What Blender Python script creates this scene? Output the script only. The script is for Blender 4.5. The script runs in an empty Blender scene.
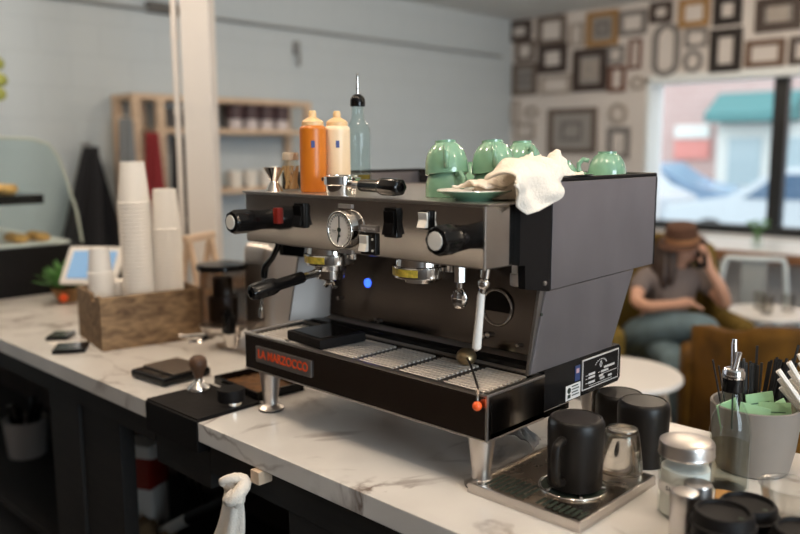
import bpy, bmesh, math, random
from mathutils import Vector, Matrix, noise
R_ = math.radians
PI = math.pi
rnd = random.Random(7)
SC = bpy.context.scene
COL = SC.collection
Z0 = 0.92                                   # height of the worktop above the floor

# ------------------------------------------------------------------ camera
cam_d = bpy.data.cameras.new('camera')
cam = bpy.data.objects.new('camera', cam_d)
COL.objects.link(cam)
F = Vector((-0.68651001, 0.71239942, -0.14557157))
Rt = Vector((0.72046888, 0.69347593, -0.00396537))
Up = Vector((-0.09812546, 0.10760205, 0.98933978))
cam.matrix_world = Matrix(((Rt.x, Up.x, -F.x, 1.518), (Rt.y, Up.y, -F.y, -1.0535),
                           (Rt.z, Up.z, -F.z, 0.6051 + Z0), (0, 0, 0, 1)))
cam_d.sensor_width = 36.0
cam_d.lens = 797.16 * 36.0 / 800.0
cam_d.clip_start = 0.05
cam_d.clip_end = 200
cam_d.dof.use_dof = True
cam_d.dof.focus_distance = 1.54
cam_d.dof.aperture_fstop = 1.75
cam_d.dof.aperture_blades = 0
SC.camera = cam

# ------------------------------------------------------------------ world, lamps, exposure
w = bpy.data.worlds.new('world')
SC.world = w
w.use_nodes = True
bg = w.node_tree.nodes['Background']
bg.inputs['Color'].default_value = (0.86, 0.95, 1.0, 1)
bg.inputs['Strength'].default_value = 1.6
SC.view_settings.view_transform = 'Standard'
SC.view_settings.look = 'None'
SC.view_settings.gamma = 1.0
SC.view_settings.use_curve_mapping = False
SC.view_settings.exposure = 0.62


def area(name, loc, target, sx, sy, power, col):
    d = bpy.data.lights.new(name, 'AREA')
    d.shape = 'RECTANGLE'
    d.size, d.size_y = sx, sy
    d.energy = power
    d.color = col
    o = bpy.data.objects.new(name, d)
    COL.objects.link(o)
    o.location = loc
    o.rotation_euler = (Vector(target) - Vector(loc)).to_track_quat('-Z', 'Y').to_euler()
    return o


def bulb(name, loc, power, col=(1.0, 0.80, 0.60), r=0.05):
    d = bpy.data.lights.new(name, 'POINT')
    d.energy = power
    d.color = col
    d.shadow_soft_size = r
    o = bpy.data.objects.new(name, d)
    COL.objects.link(o)
    o.location = loc
    return o


area('added_side_fill', (4.9, -0.3, 1.7), (-3.0, 1.6, 1.2), 2.6, 2.0, 120, (0.72, 0.88, 1.0))  # added cool fill lamp; the right wall has no window
for i, (lx, ly) in enumerate([(0.2, -0.5), (1.1, -0.32), (2.0, 0.3), (-0.9, -0.12), (-2.2, -0.1), (-0.9, 4.3), 
                              (1.6, 1.9), (0.4, 2.4), (-1.2, 2.6), (2.4, 3.4)]):
    bulb('ceiling_and_fill_bulb', (lx, ly, 2.62), 13)  # the bulb near the back wall is added to brighten the frames

# ------------------------------------------------------------------ materials
MATS = {}


def nt(name):
    m = bpy.data.materials.new(name)
    m.use_nodes = True
    return m, m.node_tree.nodes, m.node_tree.links, m.node_tree.nodes['Principled BSDF']


def mat(name, col, rough=0.5, metal=0.0, var=0.0, scale=20.0, bump=0.0, bscale=None, emit=0.0, trans=0.0,
        coat=0.0, spec=0.5, sheen=0.0, stretch=None, rvar=0.0):
    if name in MATS:
        return MATS[name]
    m, N, L, b = nt(name)
    b.inputs['Base Color'].default_value = (*col, 1)
    b.inputs['Roughness'].default_value = rough
    b.inputs['Metallic'].default_value = metal
    b.inputs['Specular IOR Level'].default_value = spec
    b.inputs['Coat Weight'].default_value = coat
    b.inputs['Sheen Weight'].default_value = sheen
    b.inputs['Transmission Weight'].default_value = trans
    if emit:
        b.inputs['Emission Color'].default_value = (*col, 1)
        b.inputs['Emission Strength'].default_value = emit
    if var or bump or rvar:
        tc = N.new('ShaderNodeTexCoord')
        mp = N.new('ShaderNodeMapping')
        if stretch:
            mp.inputs['Scale'].default_value = stretch
        L.new(tc.outputs['Object'], mp.inputs['Vector'])
        n = N.new('ShaderNodeTexNoise')
        n.inputs['Scale'].default_value = scale
        n.inputs['Detail'].default_value = 5
        L.new(mp.outputs['Vector'], n.inputs['Vector'])
        if var:
            r = N.new('ShaderNodeValToRGB')
            r.color_ramp.elements[0].position = 0.3
            r.color_ramp.elements[1].position = 0.7
            r.color_ramp.elements[0].color = (*[c * (1 - var) for c in col], 1)
            r.color_ramp.elements[1].color = (*[min(1, c * (1 + var)) for c in col], 1)
            L.new(n.outputs['Fac'], r.inputs['Fac'])
            L.new(r.outputs['Color'], b.inputs['Base Color'])
        if rvar:
            mr = N.new('ShaderNodeMapRange')
            mr.inputs['To Min'].default_value = max(0.02, rough - rvar)
            mr.inputs['To Max'].default_value = rough + rvar
            L.new(n.outputs['Fac'], mr.inputs['Value'])
            L.new(mr.outputs['Result'], b.inputs['Roughness'])
        if bump:
            n2 = n
            if bscale:
                n2 = N.new('ShaderNodeTexNoise')
                n2.inputs['Scale'].default_value = bscale
                n2.inputs['Detail'].default_value = 3
                L.new(mp.outputs['Vector'], n2.inputs['Vector'])
            bp = N.new('ShaderNodeBump')
            bp.inputs['Strength'].default_value = bump
            bp.inputs['Distance'].default_value = 0.01
            L.new(n2.outputs['Fac'], bp.inputs['Height'])
            L.new(bp.outputs['Normal'], b.inputs['Normal'])
    MATS[name] = m
    return m


def thin_glass(name, tint=(0.95, 0.98, 0.97), refl=1.0, rough=0.02):
    if name in MATS:
        return MATS[name]
    m = bpy.data.materials.new(name)
    m.use_nodes = True
    N, L = m.node_tree.nodes, m.node_tree.links
    N.clear()
    out = N.new('ShaderNodeOutputMaterial')
    mx = N.new('ShaderNodeMixShader')
    t = N.new('ShaderNodeBsdfTransparent')
    t.inputs['Color'].default_value = (*tint, 1)
    g = N.new('ShaderNodeBsdfGlossy')
    g.inputs['Roughness'].default_value = rough
    lw = N.new('ShaderNodeFresnel')
    lw.inputs['IOR'].default_value = 1.45
    ge = N.new('ShaderNodeNewGeometry')
    inv = N.new('ShaderNodeMath')
    inv.operation = 'SUBTRACT'
    inv.inputs[0].default_value = refl
    L.new(ge.outputs['Backfacing'], inv.inputs[1])
    mm = N.new('ShaderNodeMath')
    mm.operation = 'MULTIPLY'
    mm.use_clamp = True
    L.new(lw.outputs[0], mm.inputs[0])
    L.new(inv.outputs[0], mm.inputs[1])
    L.new(mm.outputs[0], mx.inputs[0])
    L.new(t.outputs[0], mx.inputs[1])
    L.new(g.outputs[0], mx.inputs[2])
    L.new(mx.outputs[0], out.inputs[0])
    MATS[name] = m
    return m


def marble():
    m, N, L, b = nt('white_marble')
    tc = N.new('ShaderNodeTexCoord')
    n1 = N.new('ShaderNodeTexNoise')
    n1.inputs['Scale'].default_value = 2.2
    n1.inputs['Detail'].default_value = 7
    n1.inputs['Distortion'].default_value = 1.2
    L.new(tc.outputs['Object'], n1.inputs['Vector'])
    # thin veins where the noise crosses the middle
    s = N.new('ShaderNodeMath'); s.operation = 'SUBTRACT'; s.inputs[1].default_value = 0.5
    a = N.new('ShaderNodeMath'); a.operation = 'ABSOLUTE'
    L.new(n1.outputs['Fac'], s.inputs[0]); L.new(s.outputs[0], a.inputs[0])
    r = N.new('ShaderNodeValToRGB')
    r.color_ramp.elements[0].position = 0.0
    r.color_ramp.elements[0].color = (0.0, 0.0, 0.0, 1)
    r.color_ramp.elements[1].position = 0.028
    r.color_ramp.elements[1].color = (1, 1, 1, 1)
    L.new(a.outputs[0], r.inputs['Fac'])
    n2 = N.new('ShaderNodeTexNoise')
    n2.inputs['Scale'].default_value = 5.0
    n2.inputs['Detail'].default_value = 4
    L.new(tc.outputs['Object'], n2.inputs['Vector'])
    r2 = N.new('ShaderNodeValToRGB')
    r2.color_ramp.elements[0].position = 0.43
    r2.color_ramp.elements[1].position = 0.66
    L.new(n2.outputs['Fac'], r2.inputs['Fac'])
    # vein mask = (1-r)*r2
    inv = N.new('ShaderNodeMath'); inv.operation = 'SUBTRACT'; inv.inputs[0].default_value = 1.0
    L.new(r.outputs['Color'], inv.inputs[1])
    mul = N.new('ShaderNodeMath'); mul.operation = 'MULTIPLY'
    L.new(inv.outputs[0], mul.inputs[0]); L.new(r2.outputs['Color'], mul.inputs[1])
    n3 = N.new('ShaderNodeTexNoise')
    n3.inputs['Scale'].default_value = 3.0
    n3.inputs['Detail'].default_value = 6
    L.new(tc.outputs['Object'], n3.inputs['Vector'])
    base = N.new('ShaderNodeValToRGB')
    base.color_ramp.elements[0].position = 0.35
    base.color_ramp.elements[0].color = (0.60, 0.565, 0.53, 1)
    base.color_ramp.elements[1].position = 0.62
    base.color_ramp.elements[1].color = (0.72, 0.69, 0.655, 1)
    L.new(n3.outputs['Fac'], base.inputs['Fac'])
    mx = N.new('ShaderNodeMix'); mx.data_type = 'RGBA'
    L.new(mul.outputs[0], mx.inputs[0])
    L.new(base.outputs['Color'], mx.inputs[6])
    mx.inputs[7].default_value = (0.17, 0.12, 0.095, 1)
    L.new(mx.outputs[2], b.inputs['Base Color'])
    b.inputs['Roughness'].default_value = 0.28
    return m


def brick(name, c1, c2, mortar, scale, rough=0.8, rot=None, msize=0.012, bw=0.4, rh=0.2, bump=0.15):
    m, N, L, b = nt(name)
    tc = N.new('ShaderNodeTexCoord')
    mp = N.new('ShaderNodeMapping')
    if rot:
        mp.inputs['Rotation'].default_value = rot
    L.new(tc.outputs['Object'], mp.inputs['Vector'])
    br = N.new('ShaderNodeTexBrick')
    br.inputs['Color1'].default_value = (*c1, 1)
    br.inputs['Color2'].default_value = (*c2, 1)
    br.inputs['Mortar'].default_value = (*mortar, 1)
    br.inputs['Scale'].default_value = scale
    br.inputs['Mortar Size'].default_value = msize
    br.inputs['Brick Width'].default_value = bw
    br.inputs['Row Height'].default_value = rh
    L.new(mp.outputs['Vector'], br.inputs['Vector'])
    L.new(br.outputs['Color'], b.inputs['Base Color'])
    bp = N.new('ShaderNodeBump')
    bp.inputs['Strength'].default_value = bump
    bp.invert = True
    L.new(br.outputs['Fac'], bp.inputs['Height'])
    L.new(bp.outputs['Normal'], b.inputs['Normal'])
    b.inputs['Roughness'].default_value = rough
    return m


def wood(name, c1, c2, scale=6.0, stretch=(1, 12, 12), rough=0.55, bump=0.2):
    m, N, L, b = nt(name)
    tc = N.new('ShaderNodeTexCoord')
    mp = N.new('ShaderNodeMapping')
    mp.inputs['Scale'].default_value = stretch
    L.new(tc.outputs['Object'], mp.inputs['Vector'])
    n = N.new('ShaderNodeTexNoise')
    n.inputs['Scale'].default_value = scale
    n.inputs['Detail'].default_value = 8
    n.inputs['Distortion'].default_value = 0.6
    L.new(mp.outputs['Vector'], n.inputs['Vector'])
    r = N.new('ShaderNodeValToRGB')
    r.color_ramp.elements[0].position = 0.32
    r.color_ramp.elements[0].color = (*c1, 1)
    r.color_ramp.elements[1].position = 0.68
    r.color_ramp.elements[1].color = (*c2, 1)
    L.new(n.outputs['Fac'], r.inputs['Fac'])
    L.new(r.outputs['Color'], b.inputs['Base Color'])
    bp = N.new('ShaderNodeBump')
    bp.inputs['Strength'].default_value = bump
    bp.inputs['Distance'].default_value = 0.004
    L.new(n.outputs['Fac'], bp.inputs['Height'])
    L.new(bp.outputs['Normal'], b.inputs['Normal'])
    b.inputs['Roughness'].default_value = rough
    return m


M_MARBLE = marble()
M_CHROME = mat('polished_steel', (0.72, 0.685, 0.65), 0.10, 1.0, rvar=0.05, scale=9)
M_BRUSH = mat('brushed_steel', (0.60, 0.56, 0.53), 0.33, 1.0, rvar=0.06, scale=14, stretch=(1, 1, 12))
M_MIRROR = mat('bright_chrome', (0.82, 0.80, 0.77), 0.08, 1.0)
M_DKCHROME = mat('reflection_darkened_steel', (0.30, 0.27, 0.25), 0.13, 1.0, rvar=0.05, scale=10)  # polished steel with its dark reflection put into the colour
M_SIDE = mat('satin_steel_panel', (0.29, 0.275, 0.295), 0.42, 0.9, var=0.10, scale=5, rvar=0.10, stretch=(1, 1.6, 1))
M_BLACK = mat('black_plastic', (0.005, 0.0045, 0.0045), 0.13, spec=0.28)
M_MBLACK = mat('matte_black', (0.006, 0.005, 0.005), 0.55, spec=0.15)
M_BLKPANEL = mat('black_gloss_panel', (0.010, 0.009, 0.009), 0.18)
M_RUBBER = mat('black_rubber', (0.010, 0.008, 0.0075), 0.65, bump=0.1, scale=60, spec=0.15)
M_WHITEPL = mat('white_plastic', (0.80, 0.76, 0.70), 0.4)
M_PAPER = mat('white_paper', (0.82, 0.77, 0.71), 0.7)
M_CREAM = mat('cream_sleeve', (0.78, 0.74, 0.70), 0.45)
M_GREEN = mat('mint_glaze', (0.19, 0.36, 0.245), 0.10, coat=0.6)
M_GREENIN = mat('white_glaze', (0.78, 0.74, 0.68), 0.15, coat=0.4)
M_TOWEL = mat('white_terry_cloth', (0.82, 0.735, 0.64), 0.95, bump=0.35, scale=260, var=0.04)
M_RED = mat('red_lens', (0.26, 0.016, 0.008), 0.3)
M_LOGO = mat('red_letters', (0.80, 0.085, 0.015), 0.5)
M_YELLOW = mat('yellow_gasket_band', (0.72, 0.50, 0.06), 0.4, var=0.35, scale=120)
M_ORANGE = mat('orange_ball', (0.95, 0.12, 0.02), 0.4)
M_BLUE = mat('blue_indicator_light', (0.04, 0.13, 1.0), 0.4, emit=1.6)
M_TAMPWOOD = wood('walnut', (0.06, 0.025, 0.012), (0.14, 0.065, 0.03), 30)
M_CRATE = wood('weathered_crate_wood', (0.095, 0.050, 0.022), (0.34, 0.215, 0.11), 16, (3, 1.2, 3), 0.7, 0.5)
M_PINE = wood('pale_pine', (0.54, 0.39, 0.27), (0.68, 0.52, 0.38), 5, (8, 1, 8), 0.6)
M_CARAMEL = mat('caramel_sauce', (0.56, 0.16, 0.012), 0.35)
M_VANILLA = mat('vanilla_sauce', (0.80, 0.62, 0.42), 0.35)
M_NOZZLE = mat('tan_nozzle', (0.74, 0.50, 0.26), 0.4)
M_GLASS = thin_glass('clear_glass', (0.95, 0.97, 0.96), 1.0)
M_GLASSG = thin_glass('green_tinted_glass', (0.925, 0.965, 0.96), 1.0)
M_REALGLASS = mat('thick_clear_glass', (1.0, 0.97, 0.92), 0.03, trans=1.0)
M_SMOKE = thin_glass('smoked_plastic', (0.70, 0.66, 0.63), 1.0, 0.06)
M_SYRUP = mat('dark_olive_syrup', (0.20, 0.13, 0.015), 0.2)
M_OILY = thin_glass('pale_syrup', (0.94, 0.905, 0.83), 0.6)
M_TOOTH = mat('toothpick_wood', (0.70, 0.43, 0.20), 0.6)
M_SUGAR = mat('white_sugar', (0.86, 0.82, 0.78), 0.9, bump=0.3, scale=300)
M_MUG = mat('black_mug_glaze', (0.010, 0.0075, 0.006), 0.38, rvar=0.05, scale=30, spec=0.28)
M_POT = mat('grey_stoneware', (0.235, 0.20, 0.17), 0.65, var=0.06, scale=12)
M_PACKET = mat('green_paper_packet', (0.30, 0.50, 0.27), 0.7, var=0.08, scale=30)
M_INK = mat('dark_print', (0.02, 0.03, 0.02), 0.6)
M_GREYPR = mat('pale_print', (0.55, 0.52, 0.50), 0.6)
M_STICK = mat('black_stirrer', (0.010, 0.009, 0.008), 0.5)
M_KRAFT = mat('kraft_paper', (0.45, 0.22, 0.06), 0.8)
M_CLEARPL = thin_glass('clear_plastic', (0.90, 0.89, 0.87), 1.6, 0.15)
M_GREYPAPER = mat('grey_wrinkled_plastic', (0.36, 0.33, 0.31), 0.4, bump=0.4, scale=40)
M_DARKWOOD = wood('black_stained_wood', (0.006, 0.0045, 0.004), (0.012, 0.009, 0.007), 6, (1, 10, 10), 0.7)
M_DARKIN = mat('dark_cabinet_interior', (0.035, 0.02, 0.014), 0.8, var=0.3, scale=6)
M_WALL = brick('painted_block_wall', (0.535, 0.60, 0.645), (0.54, 0.605, 0.65), (0.52, 0.585, 0.63), 1.0,
               rot=(0, R_(90), R_(90)), bump=0.10)
M_WALLF = mat('white_plaster', (0.70, 0.655, 0.625), 0.8, var=0.03, scale=3)
M_TRIM = mat('white_window_trim', (0.80, 0.84, 0.85), 0.5)
M_CEIL = mat('ceiling_paint', (0.72, 0.74, 0.74), 0.9)
M_FLOOR = mat('grey_concrete', (0.12, 0.105, 0.095), 0.45, var=0.2, scale=2)
M_COLUMN = mat('cream_column_paint', (0.67, 0.625, 0.585), 0.6)
M_BARBACK = mat('dark_back_bar', (0.055, 0.041, 0.033), 0.5)
M_REFLSTRIP = mat('pale_reflected_strip', (0.80, 0.74, 0.67), 0.4)
M_WBLACK = mat('black_window_frame', (0.012, 0.014, 0.016), 0.4)
M_VELVET = mat('mustard_velvet', (0.125, 0.056, 0.006), 0.75, var=0.5, scale=6, spec=0.2)
M_OLIVE = mat('olive_velvet', (0.15, 0.098, 0.02), 0.85, var=0.2, scale=6, spec=0.2)
M_SKIN = mat('skin', (0.58, 0.32, 0.22), 0.5)
M_HAIR = mat('dark_brown_hair', (0.035, 0.018, 0.012), 0.5)
M_SHIRT = mat('taupe_cotton', (0.17, 0.135, 0.125), 0.9)
M_JEANS = mat('faded_denim', (0.13, 0.19, 0.22), 0.9, var=0.15, scale=15)
M_HAT = mat('brown_felt', (0.085, 0.036, 0.019), 0.9)
M_HATBAND = mat('tan_band', (0.34, 0.16, 0.07), 0.8)
M_WHITETAB = mat('white_lacquer', (0.80, 0.77, 0.74), 0.35)
M_PALEMETAL = mat('pale_painted_metal', (0.62, 0.68, 0.70), 0.4)
M_LEAF = mat('green_leaf', (0.08, 0.22, 0.05), 0.5, var=0.4, scale=30)
M_LEAFY = mat('yellow_green_leaf', (0.30, 0.33, 0.07), 0.5)
M_APRON = mat('black_cloth', (0.018, 0.018, 0.022), 0.95)
M_REDCLOTH = mat('dark_red_cloth', (0.26, 0.025, 0.03), 0.9)
M_GREYCLOTH = mat('grey_cloth', (0.22, 0.24, 0.26), 0.9)
M_PASTRY = mat('golden_pastry', (0.66, 0.36, 0.11), 0.6, var=0.35, scale=40)
M_SCREEN = mat('lit_blue_screen', (0.20, 0.36, 0.58), 0.2, emit=0.32)
M_TEAL = mat('teal_awning_canvas', (0.11, 0.27, 0.28), 0.8)
M_BRICKOUT = brick('pink_brick', (0.62, 0.42, 0.40), (0.58, 0.38, 0.36), (0.66, 0.55, 0.52), 1.0, rot=(R_(90), 0, 0))
M_ASPHALT = mat('asphalt', (0.28, 0.28, 0.29), 0.8)
M_CARW = mat('white_car_paint', (0.60, 0.64, 0.70), 0.25, coat=0.5)
M_CARB = mat('blue_car_paint', (0.30, 0.42, 0.60), 0.25, coat=0.5)
M_CARGLASS = mat('car_window_glass', (0.10, 0.16, 0.26), 0.08)
M_TYRE = mat('tyre_rubber', (0.03, 0.03, 0.03), 0.8)
M_REDSIGN = mat('red_sign_panel', (0.80, 0.30, 0.27), 0.5)
M_SIGNW = mat('white_sign_panel', (0.88, 0.88, 0.86), 0.5)
M_STORE = mat('white_storefront', (0.85, 0.84, 0.82), 0.6)


# ------------------------------------------------------------------ mesh builder
class MB:
    def __init__(s):
        s.bm = bmesh.new()

    def _xf(s, verts, M):
        if M is not None:
            bmesh.ops.transform(s.bm, matrix=M, verts=verts)

    def box(s, x0, x1, y0, y1, z0, z1, bev=0.0, seg=2, M=None):
        r = bmesh.ops.create_cube(s.bm, size=1.0)
        vs = r['verts']
        for v in vs:
            v.co = Vector(((x0 + x1) / 2 + v.co.x * (x1 - x0), (y0 + y1) / 2 + v.co.y * (y1 - y0),
                           (z0 + z1) / 2 + v.co.z * (z1 - z0)))
        if bev > 0:
            es = list({e for v in vs for e in v.link_edges})
            g = bmesh.ops.bevel(s.bm, geom=es, offset=bev, segments=seg, profile=0.5, affect='EDGES')
            vs = list({v for f in g['faces'] for v in f.verts} | {v for v in vs if v.is_valid})
        s._xf(vs, M)
        return s

    def lathe(s, prof, c=(0, 0, 0), seg=32, M=None, rx=1.0, ry=1.0, fn=None):
        rings = []
        new = []
        for (r, z) in prof:
            if r <= 1e-6:
                v = s.bm.verts.new((c[0], c[1], c[2] + z))
                rings.append([v]); new.append(v)
            else:
                ring = []
                for k in range(seg):
                    a = 2 * PI * k / seg
                    rr = r * (fn(a, z) if fn else 1.0)
                    ring.append(s.bm.verts.new((c[0] + rr * rx * math.cos(a), c[1] + rr * ry * math.sin(a), c[2] + z)))
                rings.append(ring); new += ring
        for a, b in zip(rings[:-1], rings[1:]):
            if len(a) == 1 and len(b) == 1:
                continue
            for k in range(seg):
                k2 = (k + 1) % seg
                if len(a) == 1:
                    s.bm.faces.new((a[0], b[k2], b[k]))
                elif len(b) == 1:
                    s.bm.faces.new((a[k], a[k2], b[0]))
                else:
                    s.bm.faces.new((a[k], a[k2], b[k2], b[k]))
        s._xf(new, M)
        return s

    def cyl(s, p0, p1, r0, r1=None, seg=24, bev=0.0):
        p0, p1 = Vector(p0), Vector(p1)
        r1 = r0 if r1 is None else r1
        d = p1 - p0
        L = d.length
        M = Matrix.Translation(p0) @ d.to_track_quat('Z', 'Y').to_matrix().to_4x4()
        if bev > 0:
            prof = [(0, 0), (r0 - bev, 0), (r0 - bev * .3, bev * .3), (r0, bev), (r1, L - bev), (r1 - bev * .3, L - bev * .3), (r1 - bev, L), (0, L)]
        else:
            prof = [(0, 0), (r0, 0), (r1, L), (0, L)]
        return s.lathe(prof, (0, 0, 0), seg, M)

    def tube(s, path, r, seg=10):
        P = [Vector(p) for p in path]
        n = len(P)
        rs = r if isinstance(r, (list, tuple)) else [r] * n
        rings = []
        up = None
        for i in range(n):
            t = (P[min(i + 1, n - 1)] - P[max(i - 1, 0)]).normalized()
            if up is None:
                up = t.orthogonal().normalized()
            up = (up - t * up.dot(t))
            up = up.normalized() if up.length > 1e-6 else t.orthogonal().normalized()
            sd = t.cross(up)
            rings.append([s.bm.verts.new(P[i] + (up * math.cos(2 * PI * k / seg) + sd * math.sin(2 * PI * k / seg)) * rs[i]) for k in range(seg)])
        for a, b in zip(rings[:-1], rings[1:]):
            for k in range(seg):
                s.bm.faces.new((a[k], a[(k + 1) % seg], b[(k + 1) % seg], b[k]))
        s.bm.faces.new(rings[0][::-1])
        s.bm.faces.new(rings[-1])
        return s

    def sphere(s, c, r, seg=20, rings=12, M=None):
        rr = r if isinstance(r, (tuple, list)) else (r, r, r)
        g = bmesh.ops.create_uvsphere(s.bm, u_segments=seg, v_segments=rings, radius=1.0)
        for v in g['verts']:
            v.co = Vector((c[0] + v.co.x * rr[0], c[1] + v.co.y * rr[1], c[2] + v.co.z * rr[2]))
        s._xf(g['verts'], M)
        return s

    def torus(s, c, Rr, r, axis='z', seg=32, sg=10, M=None, arc=1.0):
        new = []
        rings = []
        n = seg if arc >= 1 else seg + 1
        for i in range(n):
            a = 2 * PI * arc * i / seg
            ring = []
            for k in range(sg):
                b = 2 * PI * k / sg
                x = (Rr + r * math.cos(b)) * math.cos(a)
                y = (Rr + r * math.cos(b)) * math.sin(a)
                z = r * math.sin(b)
                co = {'z': (x, y, z), 'y': (x, z, y), 'x': (z, x, y)}[axis]
                v = s.bm.verts.new((c[0] + co[0], c[1] + co[1], c[2] + co[2]))
                ring.append(v); new.append(v)
            rings.append(ring)
        rng = range(n) if arc >= 1 else range(n - 1)
        for i in rng:
            a, b = rings[i], rings[(i + 1) % n]
            for k in range(sg):
                s.bm.faces.new((a[k], a[(k + 1) % sg], b[(k + 1) % sg], b[k]))
        s._xf(new, M)
        return s

    def prism(s, pts, axis, a0, a1, bev=0.0, M=None):
        def co(p, a):
            return {'x': (a, p[0], p[1]), 'y': (p[0], a, p[1]), 'z': (p[0], p[1], a)}[axis]
        A = [s.bm.verts.new(co(p, a0)) for p in pts]
        B = [s.bm.verts.new(co(p, a1)) for p in pts]
        n = len(pts)
        fs = [s.bm.faces.new(A[::-1]), s.bm.faces.new(B)]
        for i in range(n):
            fs.append(s.bm.faces.new((A[i], A[(i + 1) % n], B[(i + 1) % n], B[i])))
        vs = A + B
        if bev > 0:
            es = list({e for f in fs for e in f.edges})
            g = bmesh.ops.bevel(s.bm, geom=es, offset=bev, segments=2, profile=0.5, affect='EDGES')
            vs = list({v for f in g['faces'] for v in f.verts} | {v for v in vs if v.is_valid})
        s._xf(vs, M)
        return s

    def grid(s, fn, nu, nv):
        V = [[s.bm.verts.new(fn(i / nu, j / nv)) for j in range(nv + 1)] for i in range(nu + 1)]
        for i in range(nu):
            for j in range(nv):
                s.bm.faces.new((V[i][j], V[i + 1][j], V[i + 1][j + 1], V[i][j + 1]))
        return s

    def ring_frame(s, x0, x1, z0, z1, w, y0, y1, bev=0.0):
        """rectangular frame in the xz plane with border width w, between y0 and y1"""
        s.box(x0, x1, y0, y1, z1 - w, z1, bev)
        s.box(x0, x1, y0, y1, z0, z0 + w, bev)
        s.box(x0, x0 + w, y0, y1, z0 + w, z1 - w, bev)
        s.box(x1 - w, x1, y0, y1, z0 + w, z1 - w, bev)
        return s

    def build(s, name, m, parent=None, loc=None, smooth=True, angle=40):
        bmesh.ops.recalc_face_normals(s.bm, faces=s.bm.faces[:])
        me = bpy.data.meshes.new(name)
        s.bm.to_mesh(me)
        s.bm.free()
        if smooth:
            me.polygons.foreach_set('use_smooth', [True] * len(me.polygons))
            try:
                me.set_sharp_from_angle(angle=R_(angle))
            except Exception:
                pass
        if m is not None:
            me.materials.append(m)
        o = bpy.data.objects.new(name, me)
        COL.objects.link(o)
        if smooth and angle < 90:
            wn = o.modifiers.new('face_weighted', 'WEIGHTED_NORMAL')
            wn.keep_sharp = True
            wn.weight = 100
        if parent is not None:
            o.parent = parent
        if loc is not None:
            o.location = loc
        return o


def solidify(o, t, offset=0.0):
    md = o.modifiers.new('thickness', 'SOLIDIFY')
    md.thickness = t
    md.offset = offset
    return o


def subsurf(o, n=1):
    md = o.modifiers.new('smooth', 'SUBSURF')
    md.levels = n
    md.render_levels = n
    return o


def tag(o, label=None, cat=None, group=None, kind=None):
    if label:
        o['label'] = label
    if cat:
        o['category'] = cat
    if group:
        o['group'] = group
    if kind:
        o['kind'] = kind
    return o


def thing(name, label, cat, loc=(0, 0, 0), rz=0.0, group=None):
    """Empty at the thing's base; loc is given from the worktop height"""
    o = bpy.data.objects.new(name, None)
    o.empty_display_size = 0.05
    COL.objects.link(o)
    o.location = (loc[0], loc[1], loc[2] + Z0)
    o.rotation_euler = (0, 0, rz)
    return tag(o, label, cat, group)


def solo(mb, name, m, label, cat, loc, rz=0.0, group=None, **k):
    o = mb.build(name, m, None, (loc[0], loc[1], loc[2] + Z0), **k)
    o.rotation_euler = (0, 0, rz)
    return tag(o, label, cat, group)


def struct(mb, name, m, **k):
    o = mb.build(name, m, None, (0, 0, Z0), **k)
    return tag(o, kind='structure')


def copy_tree(o, parent=None):
    c = o.copy()
    COL.objects.link(c)
    if parent is not None:
        c.parent = parent
    for ch in list(o.children):
        copy_tree(ch, c)
    return c


def text(name, body, size, m, parent, loc, rot, extrude=0.0003, align='CENTER', bold=0.0, sx=1.0):
    cu = bpy.data.curves.new(name, 'FONT')
    cu.body = body
    cu.size = size
    cu.extrude = extrude
    cu.offset = bold
    cu.align_x = align
    cu.align_y = 'CENTER'
    cu.materials.append(m)
    fo = bpy.data.objects.new(name + '_curve', cu)
    COL.objects.link(fo)
    dg = bpy.context.evaluated_depsgraph_get()
    me = bpy.data.meshes.new_from_object(fo.evaluated_get(dg))
    bpy.data.objects.remove(fo)
    me.name = name
    o = bpy.data.objects.new(name, me)
    COL.objects.link(o)
    o.parent = parent
    o.location = loc
    o.rotation_euler = rot
    o.scale = (sx, 1, 1)
    return o


ORD = ['topmost', 'second', 'third', 'fourth', 'fifth', 'sixth', 'seventh', 'eighth', 'ninth', 'tenth', 'eleventh',
       'twelfth', 'thirteenth', 'fourteenth', 'fifteenth', 'sixteenth', 'seventeenth', 'eighteenth', 'nineteenth',
       'twentieth', 'twenty-first', 'twenty-second', 'twenty-third', 'twenty-fourth', 'twenty-fifth', 'twenty-sixth',
       'twenty-seventh', 'twenty-eighth', 'twenty-ninth', 'thirtieth', 'thirty-first', 'thirty-second', 'thirty-third',
       'thirty-fourth', 'thirty-fifth', 'thirty-sixth']


def nth(i):
    return 'topmost' if i == 0 else ORD[i] + ' from the top'


# ================================================================== THE ROOM
WL, WB, WR, WF = -3.5, 5.83, 5.0, -2.3      # wall planes
CZ = 1.91                                   # ceiling above the worktop
struct(MB().box(WL - .3, WR + .3, WF - .3, WB + .25, -Z0 - .1, -Z0), 'floor', M_FLOOR)
struct(MB().box(WL - .3, WR + .3, WF - .3, WB + .25, CZ, CZ + .1), 'ceiling', M_CEIL)
struct(MB().box(WL - .2, WL, WF - .2, WB + .25, -Z0, CZ), 'wall_left', M_WALL)
mbw = MB()
WX0, WX1, WZ0, WZ1 = -1.99, 4.4, -0.13, 1.235
mbw.box(WL - .2, WX0, WB, WB + .25, -Z0, CZ)
mbw.box(WX0, WX1, WB, WB + .25, WZ1, CZ)
mbw.box(WX0, WX1, WB, WB + .25, -Z0, WZ0)
mbw.box(WX1, WR + .2, WB, WB + .25, -Z0, CZ)
struct(mbw, 'wall_back', M_WALLF)
struct(MB().box(WR, WR + .2, WF - .2, WB, -Z0, CZ), 'wall_right', M_WALLF)
struct(MB().box(WL, WR, WF - .2, WF, 0.13, CZ), 'wall_front', M_BARBACK)
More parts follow.
